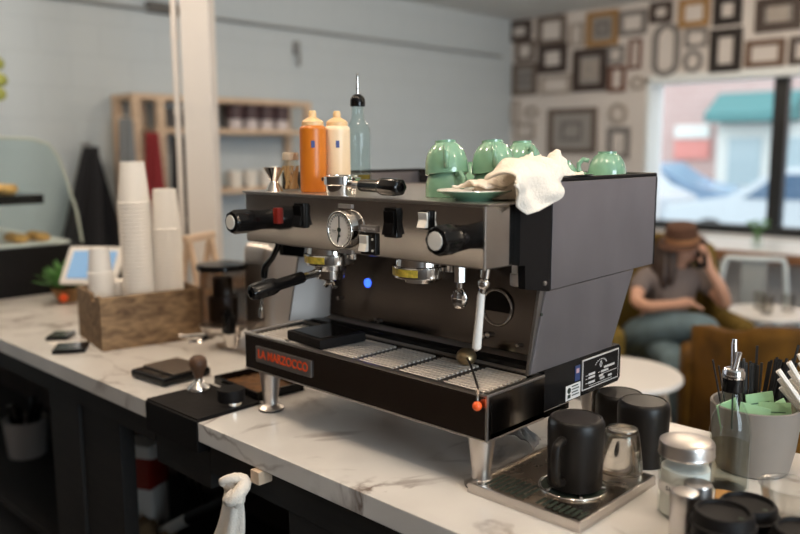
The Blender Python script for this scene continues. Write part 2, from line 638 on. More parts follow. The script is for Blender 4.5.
struct(MB().box(WL, WR, WF - .19, WF - .005, -Z0, 0.13), 'trim_1', M_REFLSTRIP)  # unseen pale strip, added for the light reflection low on the steel front

# window: white jamb and head, black mullions, black sill bar, glass panes
mb = MB()
mb.box(WX0, WX0 + .03, WB - .02, WB + .27, WZ0, WZ1)
mb.box(WX0, WX1, WB - .02, WB + .27, WZ1 - .05, WZ1 + .02)
win = struct(mb, 'window_1', M_TRIM)
mb = MB()
gx = WX0 + .03
for mx in (-0.88, 0.5, 1.9, 3.2):
    mb.box(mx - .055, mx + .055, WB + .15, WB + .24, WZ0, WZ1 - .05)
mb.box(gx, WX1, WB + .12, WB + .25, WZ0, WZ0 + .075)
mb.build('window_frame', M_WBLACK, win)
xs = [gx, -0.88, 0.5, 1.9, 3.2, WX1]
for a, b in zip(xs[:-1], xs[1:]):
    MB().box(a + .05, b - .05, WB + .19, WB + .196, WZ0 + .07, WZ1 - .05).build('window_pane', M_GLASS, win)

# pipe along the left wall, with a small box hanging from it
mb = MB()
mb.cyl((WL + .04, -2.0, 1.53), (WL + .04, 5.6, 1.53), .012, seg=12)
tag(mb.build('wall_conduit', mat('grey_pipe_paint', (0.30, 0.32, 0.33), 0.5), None, (0, 0, Z0)),
    'thin grey conduit running along the pale wall below the ceiling', 'pipe')
mb = MB()
mb.box(WL, WL + .06, 1.72, 2.02, 1.515, 1.585, .01)
tag(mb.build('wall_junction', mat('dark_grey_metal', (0.10, 0.10, 0.10), 0.5), None, (0, 0, Z0)),
    'small dark junction box beside the conduit high on the pale wall', 'junction box')
mb = MB()
mb.box(WL, WL + .04, 2.96, 3.01, 1.34, 1.44, .008)
mb.cyl((WL + .05, 2.985, 1.34), (WL + .05, 2.985, 1.25), .012, seg=10)
tag(mb.build('wall_sensor', mat('mid_grey_metal', (0.24, 0.25, 0.26), 0.5), None, (0, 0, Z0)),
    'little grey fitting fixed alone on the pale wall above the bottles', 'wall fitting')

# ================================================================== COUNTER
mb = MB()
mb.prism([(-3.3, -.13), (-.24, -.13), (-.24, .052), (-.006, .052), (-.006, -.13), (1.9, -.13), (1.9, .60), (-3.3, .60)], 'z', -.045, 0, .0025)
tag(mb.build('countertop', M_MARBLE, None, (0, 0, Z0)), 'long white marble worktop with dark veins under the espresso machine', 'countertop')
ct = thing('counter_base', 'black wooden counter frame with open shelves under the marble worktop', 'counter')
MB().box(-3.3, -.245, -.105, .58, -.115, -.0455, .003).box(-.245, 0, -.105, .58, -.165, -.075, .003).box(0, 1.9, -.105, .58, -.125, -.0455, .003).build('rail', M_DARKWOOD, ct)
MB().box(-.90, -.70, -.10, -.055, -Z0, -.115, .004).build('post', M_DARKWOOD, ct)
MB().box(-.695, -.47, -.09, -.045, -Z0, -.115, .004).build('post', M_DARKWOOD, ct)
MB().box(.27, 1.9, -.095, .58, -Z0, -.125, .004).build('cabinet_panel', M_DARKWOOD, ct)
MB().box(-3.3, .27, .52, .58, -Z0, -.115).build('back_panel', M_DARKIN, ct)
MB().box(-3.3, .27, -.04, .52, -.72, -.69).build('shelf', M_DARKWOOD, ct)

# things kept under the counter
b = thing('coffee_bag', 'red and white paper bag standing in the dark under the counter', 'bag', (-1.0, .22, -.69), R_(25))
MB().box(-.10, .10, -.05, .05, 0, .30, .012).build('bag_body', M_PAPER, b)
MB().box(-.101, .101, -.053, .053, .14, .26, .012).build('red_band', M_RED, b)
b = thing('white_bucket', 'white plastic tub of dark odds and ends under the counter, leftmost', 'tub', (-1.93, .20, -.69))
MB().lathe([(0, 0), (.075, 0), (.09, .16), (.085, .16), (.07, .01), (0, .01)]).build('tub', mat('dull_white_plastic', (0.40, 0.36, 0.33), 0.5), b)
mb = MB()
for k in range(6):
    a = k * 1.05
    mb.cyl((.03 * math.cos(a), .03 * math.sin(a), .02), (.06 * math.cos(a), .06 * math.sin(a), .20 + .02 * (k % 3)), .012, seg=8)
mb.build('bottle_necks', M_BLACK, b)
mb = MB()
mb.grid(lambda u, v: (-.12 + .24 * u, -.10 + .2 * v, .05 + .06 * noise.noise(Vector((u * 5, v * 5, 2.2))) - .06 * ((u - .5) ** 2 + (v - .5) ** 2) * 2), 14, 14)
o = solo(mb, 'crumpled_bag', mat('brown_sack_paper', (0.22, 0.13, 0.06), 0.9), 'crumpled brown paper sack on the shelf below the red and white bag', 'paper sack', (-.84, .12, -.675))
solidify(o, .004)
p = thing('drain_pipe', 'white plastic pipe with a black sleeve under the counter', 'pipe', (0, 0, 0))
MB().tube([(-.835, .20, -.70), (-.82, .20, -.668), (-.79, .20, -.652), (-.62, .20, -.548)], .020, 14).build('pipe', M_WHITEPL, p)
MB().tube([(-.62, .20, -.548), (-.45, .20, -.45), (-.25, .20, -.34), (-.05, .3, -.25)], .022, 14).build('sleeve', M_MBLACK, p)
mb = MB()
for k in range(4):
    pts = []
    for i in range(16):
        t = i / 15
        pts.append((-.95 + .42 * t + .02 * k, .30 + .04 * math.sin(6 * t + k), -.30 - .36 * t + .07 * math.sin(3 * t + k * 1.3)))
    mb.tube(pts, .006, 6)
tag(mb.build('cable_bundle', M_MBLACK, None, (0, 0, Z0)), 'tangle of thin dark cables hanging under the counter', 'cables')
mb = MB().box(.205, .235, -.1405, -.105, -.075, -.046, .003)
tag(mb.build('wooden_shim', M_PINE, None, (0, 0, Z0)), 'small bare wooden shim showing under the marble edge above the hanging towel', 'shim')

# towel hanging from a hook under the counter edge
hook = MB()
hook.tube([(.175, -.10, -.09), (.175, -.135, -.085), (.175, -.155, -.075), (.175, -.16, -.06)], .006, 8)
tag(hook.build('towel_hook', M_BRUSH, None, (0, 0, Z0)), 'small metal hook under the marble edge carrying the towel', 'hook')
tw = thing('hanging_towel', 'cream terry towel knotted over a hook below the marble edge', 'towel', (0, 0, 0))


def towel_sheet(u, v):
    # u around the gathered roll, v downwards
    a = 2 * PI * u
    z = -.085 - .34 * v
    rr = .022 + .020 * min(1, v * 2.2) + .005 * v
    fold = 1 + .22 * math.sin(5 * a + 3 * v) * min(1, .3 + v)
    cx = .165 - .075 * v + .015 * math.sin(v * 6)
    return (cx + rr * fold * math.cos(a), -.155 + .6 * rr * fold * math.sin(a) - .01 * v, z)


MB().grid(towel_sheet, 48, 30).build('towel_drop', M_TOWEL, tw)
mb = MB()
pts = []
for i in range(26):
    t = i / 25
    a = -1.1 + 2 * PI * 1.15 * t
    pts.append((.183 + .022 * math.cos(a) - .01 * t, -.165 + .016 * math.sin(2 * a), -.088 + .022 * math.sin(a)))
mb.tube(pts, [.011 + .004 * math.sin(9 * i / 25) for i in range(26)], 12)
mb.tube([(.205, -.165, -.085), (.205, -.17, -.105), (.198, -.17, -.12)], [.012, .013, .008], 10)
mb.sphere((.165, -.155, -.088), (.026, .02, .022))
mb.build('knot', M_TOWEL, tw)

# knock block with tamping mat, in the notch of the marble
kb = thing('tamping_station', 'black tamping block set into a notch of the marble worktop', 'tamping mat', (0, 0, 0))
MB().box(-.239, -.008, -.132, .050, -.074, .002, .003).build('block', M_MBLACK, kb)
MB().box(-.236, -.011, -.128, .047, .002, .006, .0015).build('mat', M_RUBBER, kb)
# dark tray behind
tr = thing('grounds_tray', 'shallow black tray with coffee grounds between tamping block and grinder', 'tray', (-.13, .128, 0), R_(-4))
mb = MB()
mb.box(-.105, .105, -.07, .07, 0, .004)
mb.box(-.105, .105, -.07, -.063, .004, .022, .002).box(-.105, .105, .063, .07, .004, .022, .002)
mb.box(-.105, -.098, -.063, .063, .004, .022, .002).box(.098, .105, -.063, .063, .004, .022, .002)
mb.build('tray', M_BLACK, tr)
MB().grid(lambda u, v: (-.097 + .194 * u, -.062 + .124 * v, .006 + .003 * noise.noise(Vector((u * 9, v * 9, 0)))), 24, 16).build(
    'grounds', mat('coffee_grounds', (0.13, 0.055, 0.014), 0.5, var=0.6, scale=70), tr)

# tamper
t = thing('tamper', 'coffee tamper with round walnut handle on the black block', 'tamper', (-.203, -.002, .006))
MB().lathe([(0, 0), (.0285, 0), (.0295, .001), (.0295, .006), (.027, .010), (.016, .019), (.011, .025), (.0095, .030), (0, .030)], seg=40).build('base', M_MIRROR, t)
MB().lathe([(0, .030), (.0095, .030), (.0115, .036), (.014, .046), (.019, .056), (.0225, .066), (.0225, .074), (.019, .083), (.012, .088), (0, .0895)], seg=32).build('handle', M_TAMPWOOD, t)
# distributor
t = thing('coffee_distributor', 'short black and chrome coffee distributor beside the wooden tamper', 'distributor', (-.046, -.012, .006))
MB().lathe([(0, 0), (.029, 0), (.0295, .001), (.0295, .010), (0, .010)], seg=40).build('base', M_MIRROR, t)
MB().lathe([(0, .010), (.0315, .010), (.033, .012), (.033, .036), (.0315, .039), (0, .039)], seg=40, fn=lambda a, z: 1 + .012 * math.cos(24 * a)).build('grip', M_MBLACK, t)

# scale
t = thing('coffee_scale', 'low black kitchen scale on marble left of the tamper', 'scale', (-.38, .022, 0), R_(4))
MB().box(-.077, .077, -.075, .075, .003, .024, .006).build('body', M_BLACK, t)
MB().box(-.071, .071, -.040, .070, .0242, .029, .002).build('platform', mat('brushed_dark_plate', (0.20, 0.16, 0.13), 0.3, 0.8), t)
MB().box(-.04, .04, -.068, -.048, .0242, .0250, .0003).build('display', M_BLKPANEL, t)
for sx in (-1, 1):
    for sy in (-1, 1):
        MB().cyl((sx * .06, sy * .06, 0), (sx * .06, sy * .06, .004), .008, seg=12).build('foot', M_RUBBER, t)

# two flat black card devices in front of the crate
t = thing('card_reader', 'flat black device at the marble edge, nearer of two by the crate', 'card reader', (-.868, -.036, 0), R_(58))
MB().box(-.048, .048, -.052, .052, 0, .013, .005).build('body', M_BLACK, t)
MB().box(-.042, .042, -.046, .046, .013, .0138).build('screen', M_BLKPANEL, t)
t = thing('card_reader', 'flat black device behind the nearer one, left of the crate', 'card reader', (-1.058, .014, 0), R_(50))
MB().box(-.036, .036, -.046, .046, 0, .012, .005).build('body', M_BLACK, t)
MB().box(-.031, .031, -.041, .041, .012, .0128).build('screen', M_BLKPANEL, t)
solo(MB().box(-.02, .02, -.05, .05, 0, .003, .001), 'paper_card', M_PAPER, 'white paper card lying between the two flat black devices', 'card', (-.965, -.01, 0), R_(-38))

# ---------------------------------------------------------------- crate with cups
CA = R_(-11)
CBX, CBY = -.874, .19
cr = thing('wooden_crate', 'weathered brown wooden crate holding stacks of paper cups', 'crate', (-.881, .192, 0), CA)
H = .165
MB().box(-.14, .14, -.15, .175, 0, .012).build('bottom', M_CRATE, cr)
MB().box(.128, .14, -.15, .175, .012, H, .002).build('side', M_CRATE, cr)
MB().box(-.14, -.128, -.15, .175, .012, H, .002).build('side', M_CRATE, cr)
mbf = MB()
mbf.prism([(-.128, .012), (.128, .012), (.128, H), (.09, H), (.085, H - .022), (.035, H - .022), (.03, H), (-.128, H)], 'y', -.15, -.138)
mbf.build('end_panel', M_CRATE, cr)
MB().box(-.128, .128, .163, .175, .012, H, .002).build('end_panel', M_CRATE, cr)


def cup_mesh(h, rb, rr):
    mb = MB()
    # upside-down paper cup: rim at z=0, base at the top
    mb.lathe([(rr - .003, .0), (rr + .001, .0008), (rr + .0034, .003), (rr + .001, .0056), (rr - .0015, .007), (rb, h), (rb - .003, h), (rb - .004, h - .008), (0, h - .008)], seg=32)
    return mb


def crate_pt(lx, ly):
    v = Matrix.Rotation(CA, 2) @ Vector((lx, ly))
    return -.881 + v.x, .192 + v.y


def cup_stack(lx, ly, h, rb, rr, n, pitch, name, base_desc, group, z=.013, lean=(0, 0)):
    x, y = crate_pt(lx, ly)
    first = None
    for i in range(n):                   # i = 0 is the lowest
        lab = 'white paper cup, %s, in %s' % (nth(n - 1 - i), base_desc)
        loc = (x + lean[0] * i, y + lean[1] * i, z + pitch * i)
        if first is None:
            first = solo(cup_mesh(h, rb, rr), name, M_PAPER, lab, 'paper cup', loc, 0, group)
        else:
            c = first.copy()
            COL.objects.link(c)
            c.location = (loc[0], loc[1], loc[2] + Z0)
            tag(c, lab, 'paper cup', group)


cup_stack(-.005, .018, .135, .038, .051, 34, .0128, 'paper_cup', 'the tallest cup stack', 'cups of the tallest stack', lean=(-.0004, 0))
cup_stack(.008, .108, .135, .037, .048, 27, .0128, 'paper_cup', 'the stack nearest the column', 'cups of the stack nearest the column')
cup_stack(-.045, -.096, .085, .030, .038, 18, .0118, 'small_paper_cup', 'the narrow stack at the crate end', 'small cups at the crate end')


# low stack of lids in the crate
x, y = crate_pt(-.085, -.010)
first = None
for i in range(9):
    lab = 'white flat lid, %s in the low crate stack' % nth(8 - i)
    if first is None:
        mb = MB().lathe([(0, .010), (.030, .010), (.033, .012), (.036, .012), (.038, .002), (.040, 0), (.0415, .001), (.041, .004), (.039, .013), (.033, .0145), (0, .0125)], seg=32)
        first = solo(mb, 'flat_cup_cover', M_PAPER, lab, 'lid', (x, y, .05 + .0145 * i), 0, 'white lids in the crate')
    else:
        c = first.copy()
        COL.objects.link(c)
        c.location = (x, y, Z0 + .05 + .0145 * i)
        tag(c, lab, 'lid', 'white lids in the crate')
solo(MB().lathe([(0, 0), (.045, 0), (.045, .036), (0, .036)]), 'cardboard_block', M_KRAFT, 'round brown block under the white lids in the crate', 'block', (x, y, .0125))

# ---------------------------------------------------------------- tablet behind the crate
t = thing('point_of_sale_tablet', 'white tablet on a tilted stand behind the small cups', 'tablet', (-1.50, .34, 0), R_(38))
Mt = Matrix.Translation((0, 0, .16)) @ Matrix.Rotation(R_(-38), 4, 'X')
MB().box(-.115, .115, -.006, .006, -.085, .085, .005, M=Mt).build('case', M_WHITETAB, t)
MB().box(-.090, .090, -.0085, -.0062, -.062, .062, M=Mt).build('screen', M_SCREEN, t)
MB().cyl((0, 0, .006), (0, .01, .16), .012).build('stand', M_WHITETAB, t)
MB().cyl((0, 0, 0), (0, 0, .008), .06).build('foot', M_WHITETAB, t)

# green plant near the pastry case
t = thing('potted_plant', 'small bushy green plant in a tan pot before the pastry case', 'plant', (-1.66, .30, 0))
MB().lathe([(0, 0), (.035, 0), (.06, .06), (.055, .06), (.033, .006), (0, .006)]).build('pot', mat('tan_basket', (0.30, 0.17, 0.07), 0.8, var=.3, scale=60), t)
mb = MB()
for k in range(70):
    a, e = rnd.uniform(0, 2 * PI), rnd.uniform(.25, 1.3)
    d = Vector((math.cos(a) * math.cos(e), math.sin(a) * math.cos(e), math.sin(e)))
    L_ = rnd.uniform(.07, .12)
    p0 = Vector((0, 0, .05)) + d * .02
    p1 = p0 + d * L_
    sd = d.cross(Vector((0, 0, 1))).normalized() * .018
    mid = (p0 + p1) / 2 + Vector((0, 0, .006))
    v = [mb.bm.verts.new(q) for q in (p0, mid + sd, p1, mid - sd)]
    mb.bm.faces.new(v)
o = mb.build('foliage', M_LEAF, t)
solidify(o, .0015)
MB().sphere((.06, -.04, .03), (.018, .018, .018)).build('orange_fruit', M_ORANGE, t)

# pastry display case
t = thing('pastry_case', 'curved glass pastry case on a black base at the worktop end', 'display case', (-1.9, 0, 0))
MB().box(-.95, 0, .0, .48, 0, .205, .006).build('base', M_MBLACK, t)
prof = [(.0, .21), (.0, .655), (.18, .66), (.30, .655), (.365, .635), (.40, .59), (.43, .50), (.47, .34), (.485, .21)]
mb = MB()
mb.prism(prof, 'x', -.006, 0)
mb.build('end_glass', M_GLASSG, t)
mb = MB()
mb.prism(prof, 'x', -.95, -.944)
mb.build('end_glass', M_GLASSG, t)
mb = MB()
P_ = [Vector((-.003, a, b)) for a, b in prof[1:]]
mb.tube(P_, .006, 8)
mb.build('edge_trim', mat('pale_green_edge', (0.45, 0.50, 0.44), 0.3), t)
mb = MB()
pp = prof[1:]
mb.grid(lambda u, v: (-.94 + .93 * u, *pp[min(len(pp) - 1, int(round(v * (len(pp) - 1))))]), 1, len(pp) - 1)
mb.build('curved_glass', M_GLASSG, t)
MB().box(-.93, -.02, .02, .34, .385, .425, .004).build('shelf', M_BLACK, t)
MB().box(-.93, -.02, .02, .44, .207, .222, .003).build('tray', M_WHITETAB, t)
pk = 0
for i in range(6):
    lx, ly = -2.0 - .07 * (i // 2), .12 + .10 * (i % 2)
    o = solo(MB().sphere((0, 0, .02), (.04, .045, .024)).sphere((.02, .01, .024), (.024, .03, .02)), 'pastry', M_PASTRY,
             'golden pastry on the black upper shelf of the glass case', 'pastry', (lx, ly, .424), rnd.uniform(0, 3), 'pastries on the upper shelf')
for i in range(4):
    lx, ly = -1.98 - .09 * (i // 2), .25 + .09 * (i % 2)
    o = solo(MB().sphere((0, 0, .018), (.045, .03, .020)), 'pastry', M_PASTRY,
             'golden pastry on the white tray low in the glass case', 'pastry', (lx, ly, .221), rnd.uniform(0, 3), 'pastries on the lower tray')
# column with conduit
struct(MB().box(-1.37 - .058, -1.37 + .058, .722, .838, -Z0, CZ, .006, M=Matrix.Translation((-1.36, .78, 0)) @ Matrix.Rotation(R_(44), 4, 'Z') @ Matrix.Translation((1.36, -.78, 0))), 'trim_2', M_COLUMN)
cd = MB().cyl((-1.425, .700, -.9), (-1.425, .700, CZ), .013, seg=14)
for z in (-.3, .3, .75, 1.05):
    cd.cyl((-1.425, .700, z), (-1.425, .700, z + .03), .0155, seg=14)
tag(cd.build('column_conduit', M_COLUMN, None, (0, 0, Z0)), 'cream vertical conduit running up beside the square column', 'pipe')

# small pale sign stand behind the grinder
t = thing('wooden_stand', 'pale wooden A-frame stand on worktop behind the grinder', 'stand', (-.98, .50, 0), R_(25))
for s in (-1, 1):
    MB().tube([(.0, s * .07, .30), (.06 * 1, s * .07, 0.006)], .012, 8).build('leg', M_PINE, t)
    MB().tube([(.0, s * .07, .30), (-.06, s * .07, 0.006)], .012, 8).build('leg', M_PINE, t)
MB().box(-.012, .012, -.09, .09, .285, .31, .003).build('bar', M_PINE, t)
MB().box(.03, .045, -.07, .07, .09, .11, .002).build('bar', M_PINE, t)

# ---------------------------------------------------------------- grinder
t = thing('coffee_grinder', 'silver coffee grinder with smoked dosing drum between crate and machine', 'grinder', (-.555, .31, 0))
MB().lathe([(.060, .075), (.072, .075), (.074, .08), (.074, .245), (.068, .245), (.068, .085), (0, .085)], seg=36).build('dosing_drum', M_SMOKE, t)
MB().lathe([(0, .245), (.078, .245), (.079, .25), (.077, .262), (.04, .268), (0, .268)], seg=36).build('drum_lid', M_BLACK, t)
MB().lathe([(0, .087), (.045, .087), (.045, .16), (.03, .165), (.03, .22), (0, .22)], seg=24).build('dosing_star', mat('brown_dark_metal', (0.10, 0.075, 0.06), 0.35, 0.8), t)
MB().lathe([(0, .045), (.05, .045), (.070, .06), (.074, .075), (0, .075)], seg=36).build('drum_base', M_BRUSH, t)
mb = MB()
mb.box(.02, .16, .055, .21, .012, .33, .03, 4)
mb.build('body', M_BRUSH, t)
MB().box(-.02, .18, -.02, .23, 0, .014, .006).build('base_plate', M_BRUSH, t)
MB().cyl((.055, -.01, .014), (.055, -.01, .06), .022, .03).build('pedestal', M_CHROME, t)
mb = MB()
mb.tube([(.02, -.05, .05), (-.03, -.11, .046), (-.06, -.12, .046)], [.010, .008, .006], 8)
mb.tube([(.02, -.05, .05), (.05, -.12, .046), (.04, -.15, .046)], [.010, .008, .006], 8)
mb.build('portafilter_fork', M_CHROME, t)
MB().box(.065, .10, -.055, -.02, .06, .12, .008).build('switch_box', M_BLACK, t)
MB().tube([(.07, -.03, .13), (.115, -.06, .13)], [.008, .011], 10).build('dosing_lever', M_BLACK, t)
# steel pitcher behind the machine's left end
t = thing('milk_pitcher', 'steel milk pitcher behind the left end of the machine', 'pitcher', (-.24, .40, 0))
MB().lathe([(0, 0), (.048, 0), (.05, .005), (.046, .06), (.036, .10), (.038, .12), (.035, .12), (.033, .10), (.043, .06), (.046, .008), (0, .008)], seg=32).build('body', M_CHROME, t)
MB().tube([(-.036, 0, .105), (-.075, 0, .10), (-.08, 0, .05), (-.047, 0, .03)], .005, 8).build('handle', M_CHROME, t)

# ================================================================== ESPRESSO MACHINE
W = .71
em = thing('espresso_machine', 'large polished steel two-group espresso machine on four metal legs', 'espresso machine', (0, 0, 0))
# legs
for (lx, ly) in ((.040, .040), (.667, .040), (.655, .44), (.05, .44)):
    leg = MB().lathe([(0, .004), (.030, .004), (.031, .007), (.022, .012), (.0175, .016), (.0175, .034), (.0185, .036), (.0265, .104), (0, .104)], (lx, ly, 0), 32).build('leg', M_BRUSH, em)
    MB().lathe([(0, 0), (.029, 0), (.030, .004), (0, .004)], (lx, ly, 0), 32).build('foot_pad', M_RUBBER, leg)
# base: front tray tub
mb = MB()
mb.box(0, W, 0, .012, .103, .184, .002)
mb.box(0, W, .012, .26, .103, .115)
mb.build('front_panel', M_DKCHROME, em)
mb = MB()
mb.box(0, .008, .012, .174, .106, .184)
mb.build('side_panel', M_DKCHROME, em)
MB().box(W - .008, W, .012, .174, .106, .184).build('side_panel', M_DKCHROME, em)
mb = MB()
mb.box(-.001, W + .001, -.0015, .010, .183, .1885, .0015)
mb.box(-.001, .010, .010, .174, .183, .1885, .0015).box(W - .010, W + .001, .010, .174, .183, .1885, .0015)
mb.box(-.001, W + .001, -.0015, .004, .102, .1055, .001)
mb.box(W - .004, W + .001, .004, .174, .102, .1055, .001)
mb.box(W - .0035, W + .0012, -.0018, .003, .1045, .184, .001)
mb.build('edge_trim', M_BRUSH, em)
# logo plate
lp = MB().box(.046, .243, -.004, 0, .1255, .1635, .003).build('badge', mat('grey_badge_metal', (0.20, 0.18, 0.17), 0.45, 0.7), em)
text('badge_lettering', 'LA MARZOCCO', .0275, M_LOGO, lp, (.1445, -.0045, .1455), (R_(90), 0, 0), bold=.0007, sx=.90)
# grate
gr = MB().box(.010, W - .010, .010, .168, .160, .172).build('drip_grate', mat('dark_grate_plate', (0.055, 0.045, 0.038), 0.4, 0.7), em)
mb = MB()
gx0 = .016
secw, band = .095, .0190
for k in range(6):
    a = gx0 + k * (secw + band)
    b_ = min(a + secw, W - .014)
    yy = .0150
    while yy < .160:
        mb.box(a, b_, yy, yy + .0070, .176, .1825, .0012, 1)
        yy += .0124
    for q in range(3):
        xx = a + (q + .5) * (b_ - a) / 3
        mb.box(xx - .003, xx + .003, .013, .162, .171, .177)
mb.build('slats', mat('reflection_lightened_steel', (0.74, 0.67, 0.60), 0.34, 0.30), gr)  # pale low-metal colour stands in for ceiling light reflected by the bars
mb = MB()
for k in range(5):
    a = gx0 + k * (secw + band) + secw
    mb.box(a + .0005, a + band - .0005, .012, .166, .172, .179)
mb.box(.010, gx0 - .001, .012, .166, .172, .179)
mb.box(.010, W - .010, .163, .168, .172, .1835)
mb.build('bands', mat('dark_steel_band', (0.09, 0.075, 0.065), 0.35, 0.9), gr)
# steel step behind grate
mb = MB()
mb.prism([(.168, .115), (.168, .1865), (.182, .190), (.225, .205), (.26, .205), (.26, .115)], 'x', .0, W - .001)
mb.build('rear_deck', mat('dull_steel_deck', (0.40, 0.34, 0.29), 0.5, 0.45, rvar=.1, scale=14), em)
# backsplash (leans back a little)
mb = MB()
mb.prism([(.215, .205), (.235, .43), (.26, .43), (.26, .205)], 'x', .045, W - .045, .001)
bs = mb.build('backsplash', mat('dark_mirror_backsplash', (0.16, 0.14, 0.13), 0.17, 1.0, rvar=.06, scale=8), em)
# blue light, dial ring, bolts on backsplash


def on_splash(z):
    return .215 + (z - .205) * .02 / .225


MB().cyl((.183, on_splash(.296) + .004, .296), (.183, on_splash(.296) - .0025, .296), .0105, seg=24).build('indicator_light', M_BLUE, em)
dr = MB().torus((.562, on_splash(.289) - .002, .289), .0365, .0035, 'y', 40).build('round_opening_ring', M_CHROME, em)
MB().cyl((.562, on_splash(.289) + .006, .289), (.562, on_splash(.289) - .0008, .289), .035, seg=40).build('opening', M_BLKPANEL, dr)
for (bx, bz, rr) in ((.535, .229, .007), (.548, .232, .006), (.225, .213, .006), (.622, .222, .004), (.09, .25, .005)):
    MB().cyl((bx, on_splash(bz) + .003, bz), (bx, on_splash(bz) - .010, bz), rr, seg=16, bev=.001).build('bolt', M_CHROME, em)
# angled chrome corners
for s in (0, 1):
    X = (lambda x: W - .0045 - x) if s else (lambda x: x + .0045)
    mb = MB()
    lo = [(X(.0), .125), (X(.006), .125), (X(.024), .165), (X(.03), .185), (X(.05), .215), (X(.05), .27), (X(.0), .27)]
    hi = [(X(.0), .172), (X(.006), .172), (X(.024), .205), (X(.03), .22), (X(.05), .235), (X(.05), .30), (X(.0), .30)]
    A = [mb.bm.verts.new((p[0], p[1], .195)) for p in lo]
    B = [mb.bm.verts.new((p[0], p[1], .415)) for p in hi]
    n = len(A)
    mb.bm.faces.new(A); mb.bm.faces.new(B)
    for i in range(n):
        mb.bm.faces.new((A[i], A[(i + 1) % n], B[(i + 1) % n], B[i]))
    mb.build('corner_post', mat('dull_steel_corner', (0.26, 0.23, 0.21), 0.5, 1.0), em)
# lower body core and lower side panels (parallelogram leaning back)
mb = MB()
mb.prism([(.262, .195), (.262, .50), (.575, .50), (.50, .35), (.415, .195)], 'x', .02, W - .02)
mb.build('body_core', M_MBLACK, em)
for s in (0, 1):
    x0, x1 = (W - .004, W) if s else (0, .004)
    MB().prism([(.127, .197), (.172, .345), (.505, .351), (.418, .197)], 'x', x0, x1, .0012).build('lower_side_panel', M_SIDE, em)
# black base with data plate
mb = MB()
mb.prism([(.174, .116), (.174, .197), (.452, .197), (.461, .188), (.461, .125), (.452, .116)], 'x', .003, W, .001)
bb = mb.build('rear_base', M_BLKPANEL, em)
pl = MB().box(W, W + .002, .305, .448, .1265, .1895).build('data_plate', M_GREYPR, bb)
MB().box(W + .002, W + .0025, .3075, .4455, .129, .187).build('plate_face', M_BLKPANEL, pl)
mb = MB()
xx = W + .0025
for i in range(9):      # curved lettering line and emblem, too small to read
    a = R_(160 - 17.5 * i)
    cy, cz = .375 + .022 * math.cos(a), .168 + .012 * math.sin(a)
    mb.box(xx, xx + .0004, cy - .0016, cy + .0016, cz - .0013, cz + .0013)
mb.box(xx, xx + .0004, .372, .378, .163, .176).box(xx, xx + .0004, .3695, .3805, .167, .171)
for (a, b_, z) in ((.327, .352, .156), (.327, .352, .149), (.327, .352, .139), (.387, .43, .160), (.376, .405, .153), (.368, .385, .145), (.372, .39, .139), (.405, .42, .139)):
    mb.box(xx, xx + .0004, a, b_, z - .0022, z + .0022)
for (a, b_, z) in ((.316, .324, .155), (.316, .324, .148), (.316, .324, .139), (.365, .372, .153), (.378, .44, .1475), (.33, .42, .1325)):
    mb.box(xx, xx + .0003, a, b_, z - .0006, z + .0006)
mb.build('plate_print', M_GREYPR, pl)
st = MB().box(W, W + .0012, .247, .300, .1185, .1485, .0005).build('white_sticker', mat('sticker_white', (0.70, 0.68, 0.66), 0.5), bb)
mb = MB()
mb.cyl((W + .0012, .258, .138), (W + .0018, .258, .138), .006, seg=16)
mb.box(W + .0012, W + .0018, .253, .263, .123, .130)
for k in range(4):
    mb.box(W + .0012, W + .0018, .268, .294 - .004 * (k % 2), .1255 + .006 * k, .1275 + .006 * k)
mb.build('sticker_print', M_INK, st)
sb = MB().box(W, W + .0012, .279, .297, .152, .183).build('blue_sticker', mat('sticker_blue', (0.03, 0.05, 0.14), 0.5), bb)
MB().box(W + .0012, W + .0016, .283, .293, .168, .177).build('sticker_mark', mat('sticker_pink', (0.55, 0.35, 0.38), 0.5), sb)

# upper barrel with controls
mb = MB()
mb.box(.013, W - .013, .0045, .178, .402, .511, .003)
br = mb.build('control_barrel', M_CHROME, em)
MB().box(.0125, W - .0125, .0035, .0062, .5085, .5112, .0008).box(W - .0165, W - .0122, .0040, .0082, .402, .511, .0012).build('seam_trim', M_BRUSH, br)
MB().box(.004, W - .004, .002, .5925, .511, .515, .0015).build('top_deck', M_BRUSH, em)
# knobs


def knob(x, z, name):
    k = MB().cyl((x, .006, z), (x, -.030, z), .0205, .0235, 32).build(name, M_BLACK, em)
    mb = MB()
    Mk = Matrix.Translation((x, -.028, z)) @ Matrix.Rotation(R_(90), 4, 'X')
    mb.lathe([(0, 0), (.0215, 0), (.0235, .003), (.0255, .012), (.0255, .042), (.0225, .050), (.0185, .052), (0, .052)], seg=48, M=Mk,
             fn=lambda a, zz: 1 + .035 * math.cos(8 * a) if zz > .005 else 1)
    mb.build('grip', M_BLACK, k)
    MB().cyl((x, -.0795, z), (x, -.0815, z), .0155, seg=32, bev=.0006).build('cap', M_WHITEPL, k)
    return k


knob(.077, .453, 'steam_knob')
knob(.660, .457, 'steam_knob')
# switches


def rocker(x, z, w_, h, m, name, plate=True):
    s = MB().box(x - w_ / 2, x + w_ / 2, -.004, .006, z - h / 2, z + h / 2, .0025).build(name, M_BLACK, em)
    mb = MB()
    mb.prism([(-.003, z - h * .40), (-.014, z - h * .40), (-.006, z), (-.010, z + h * .40), (-.003, z + h * .40)], 'x', x - w_ * .38, x + w_ * .38, .001)
    mb.build('rocker', m, s)
    return s


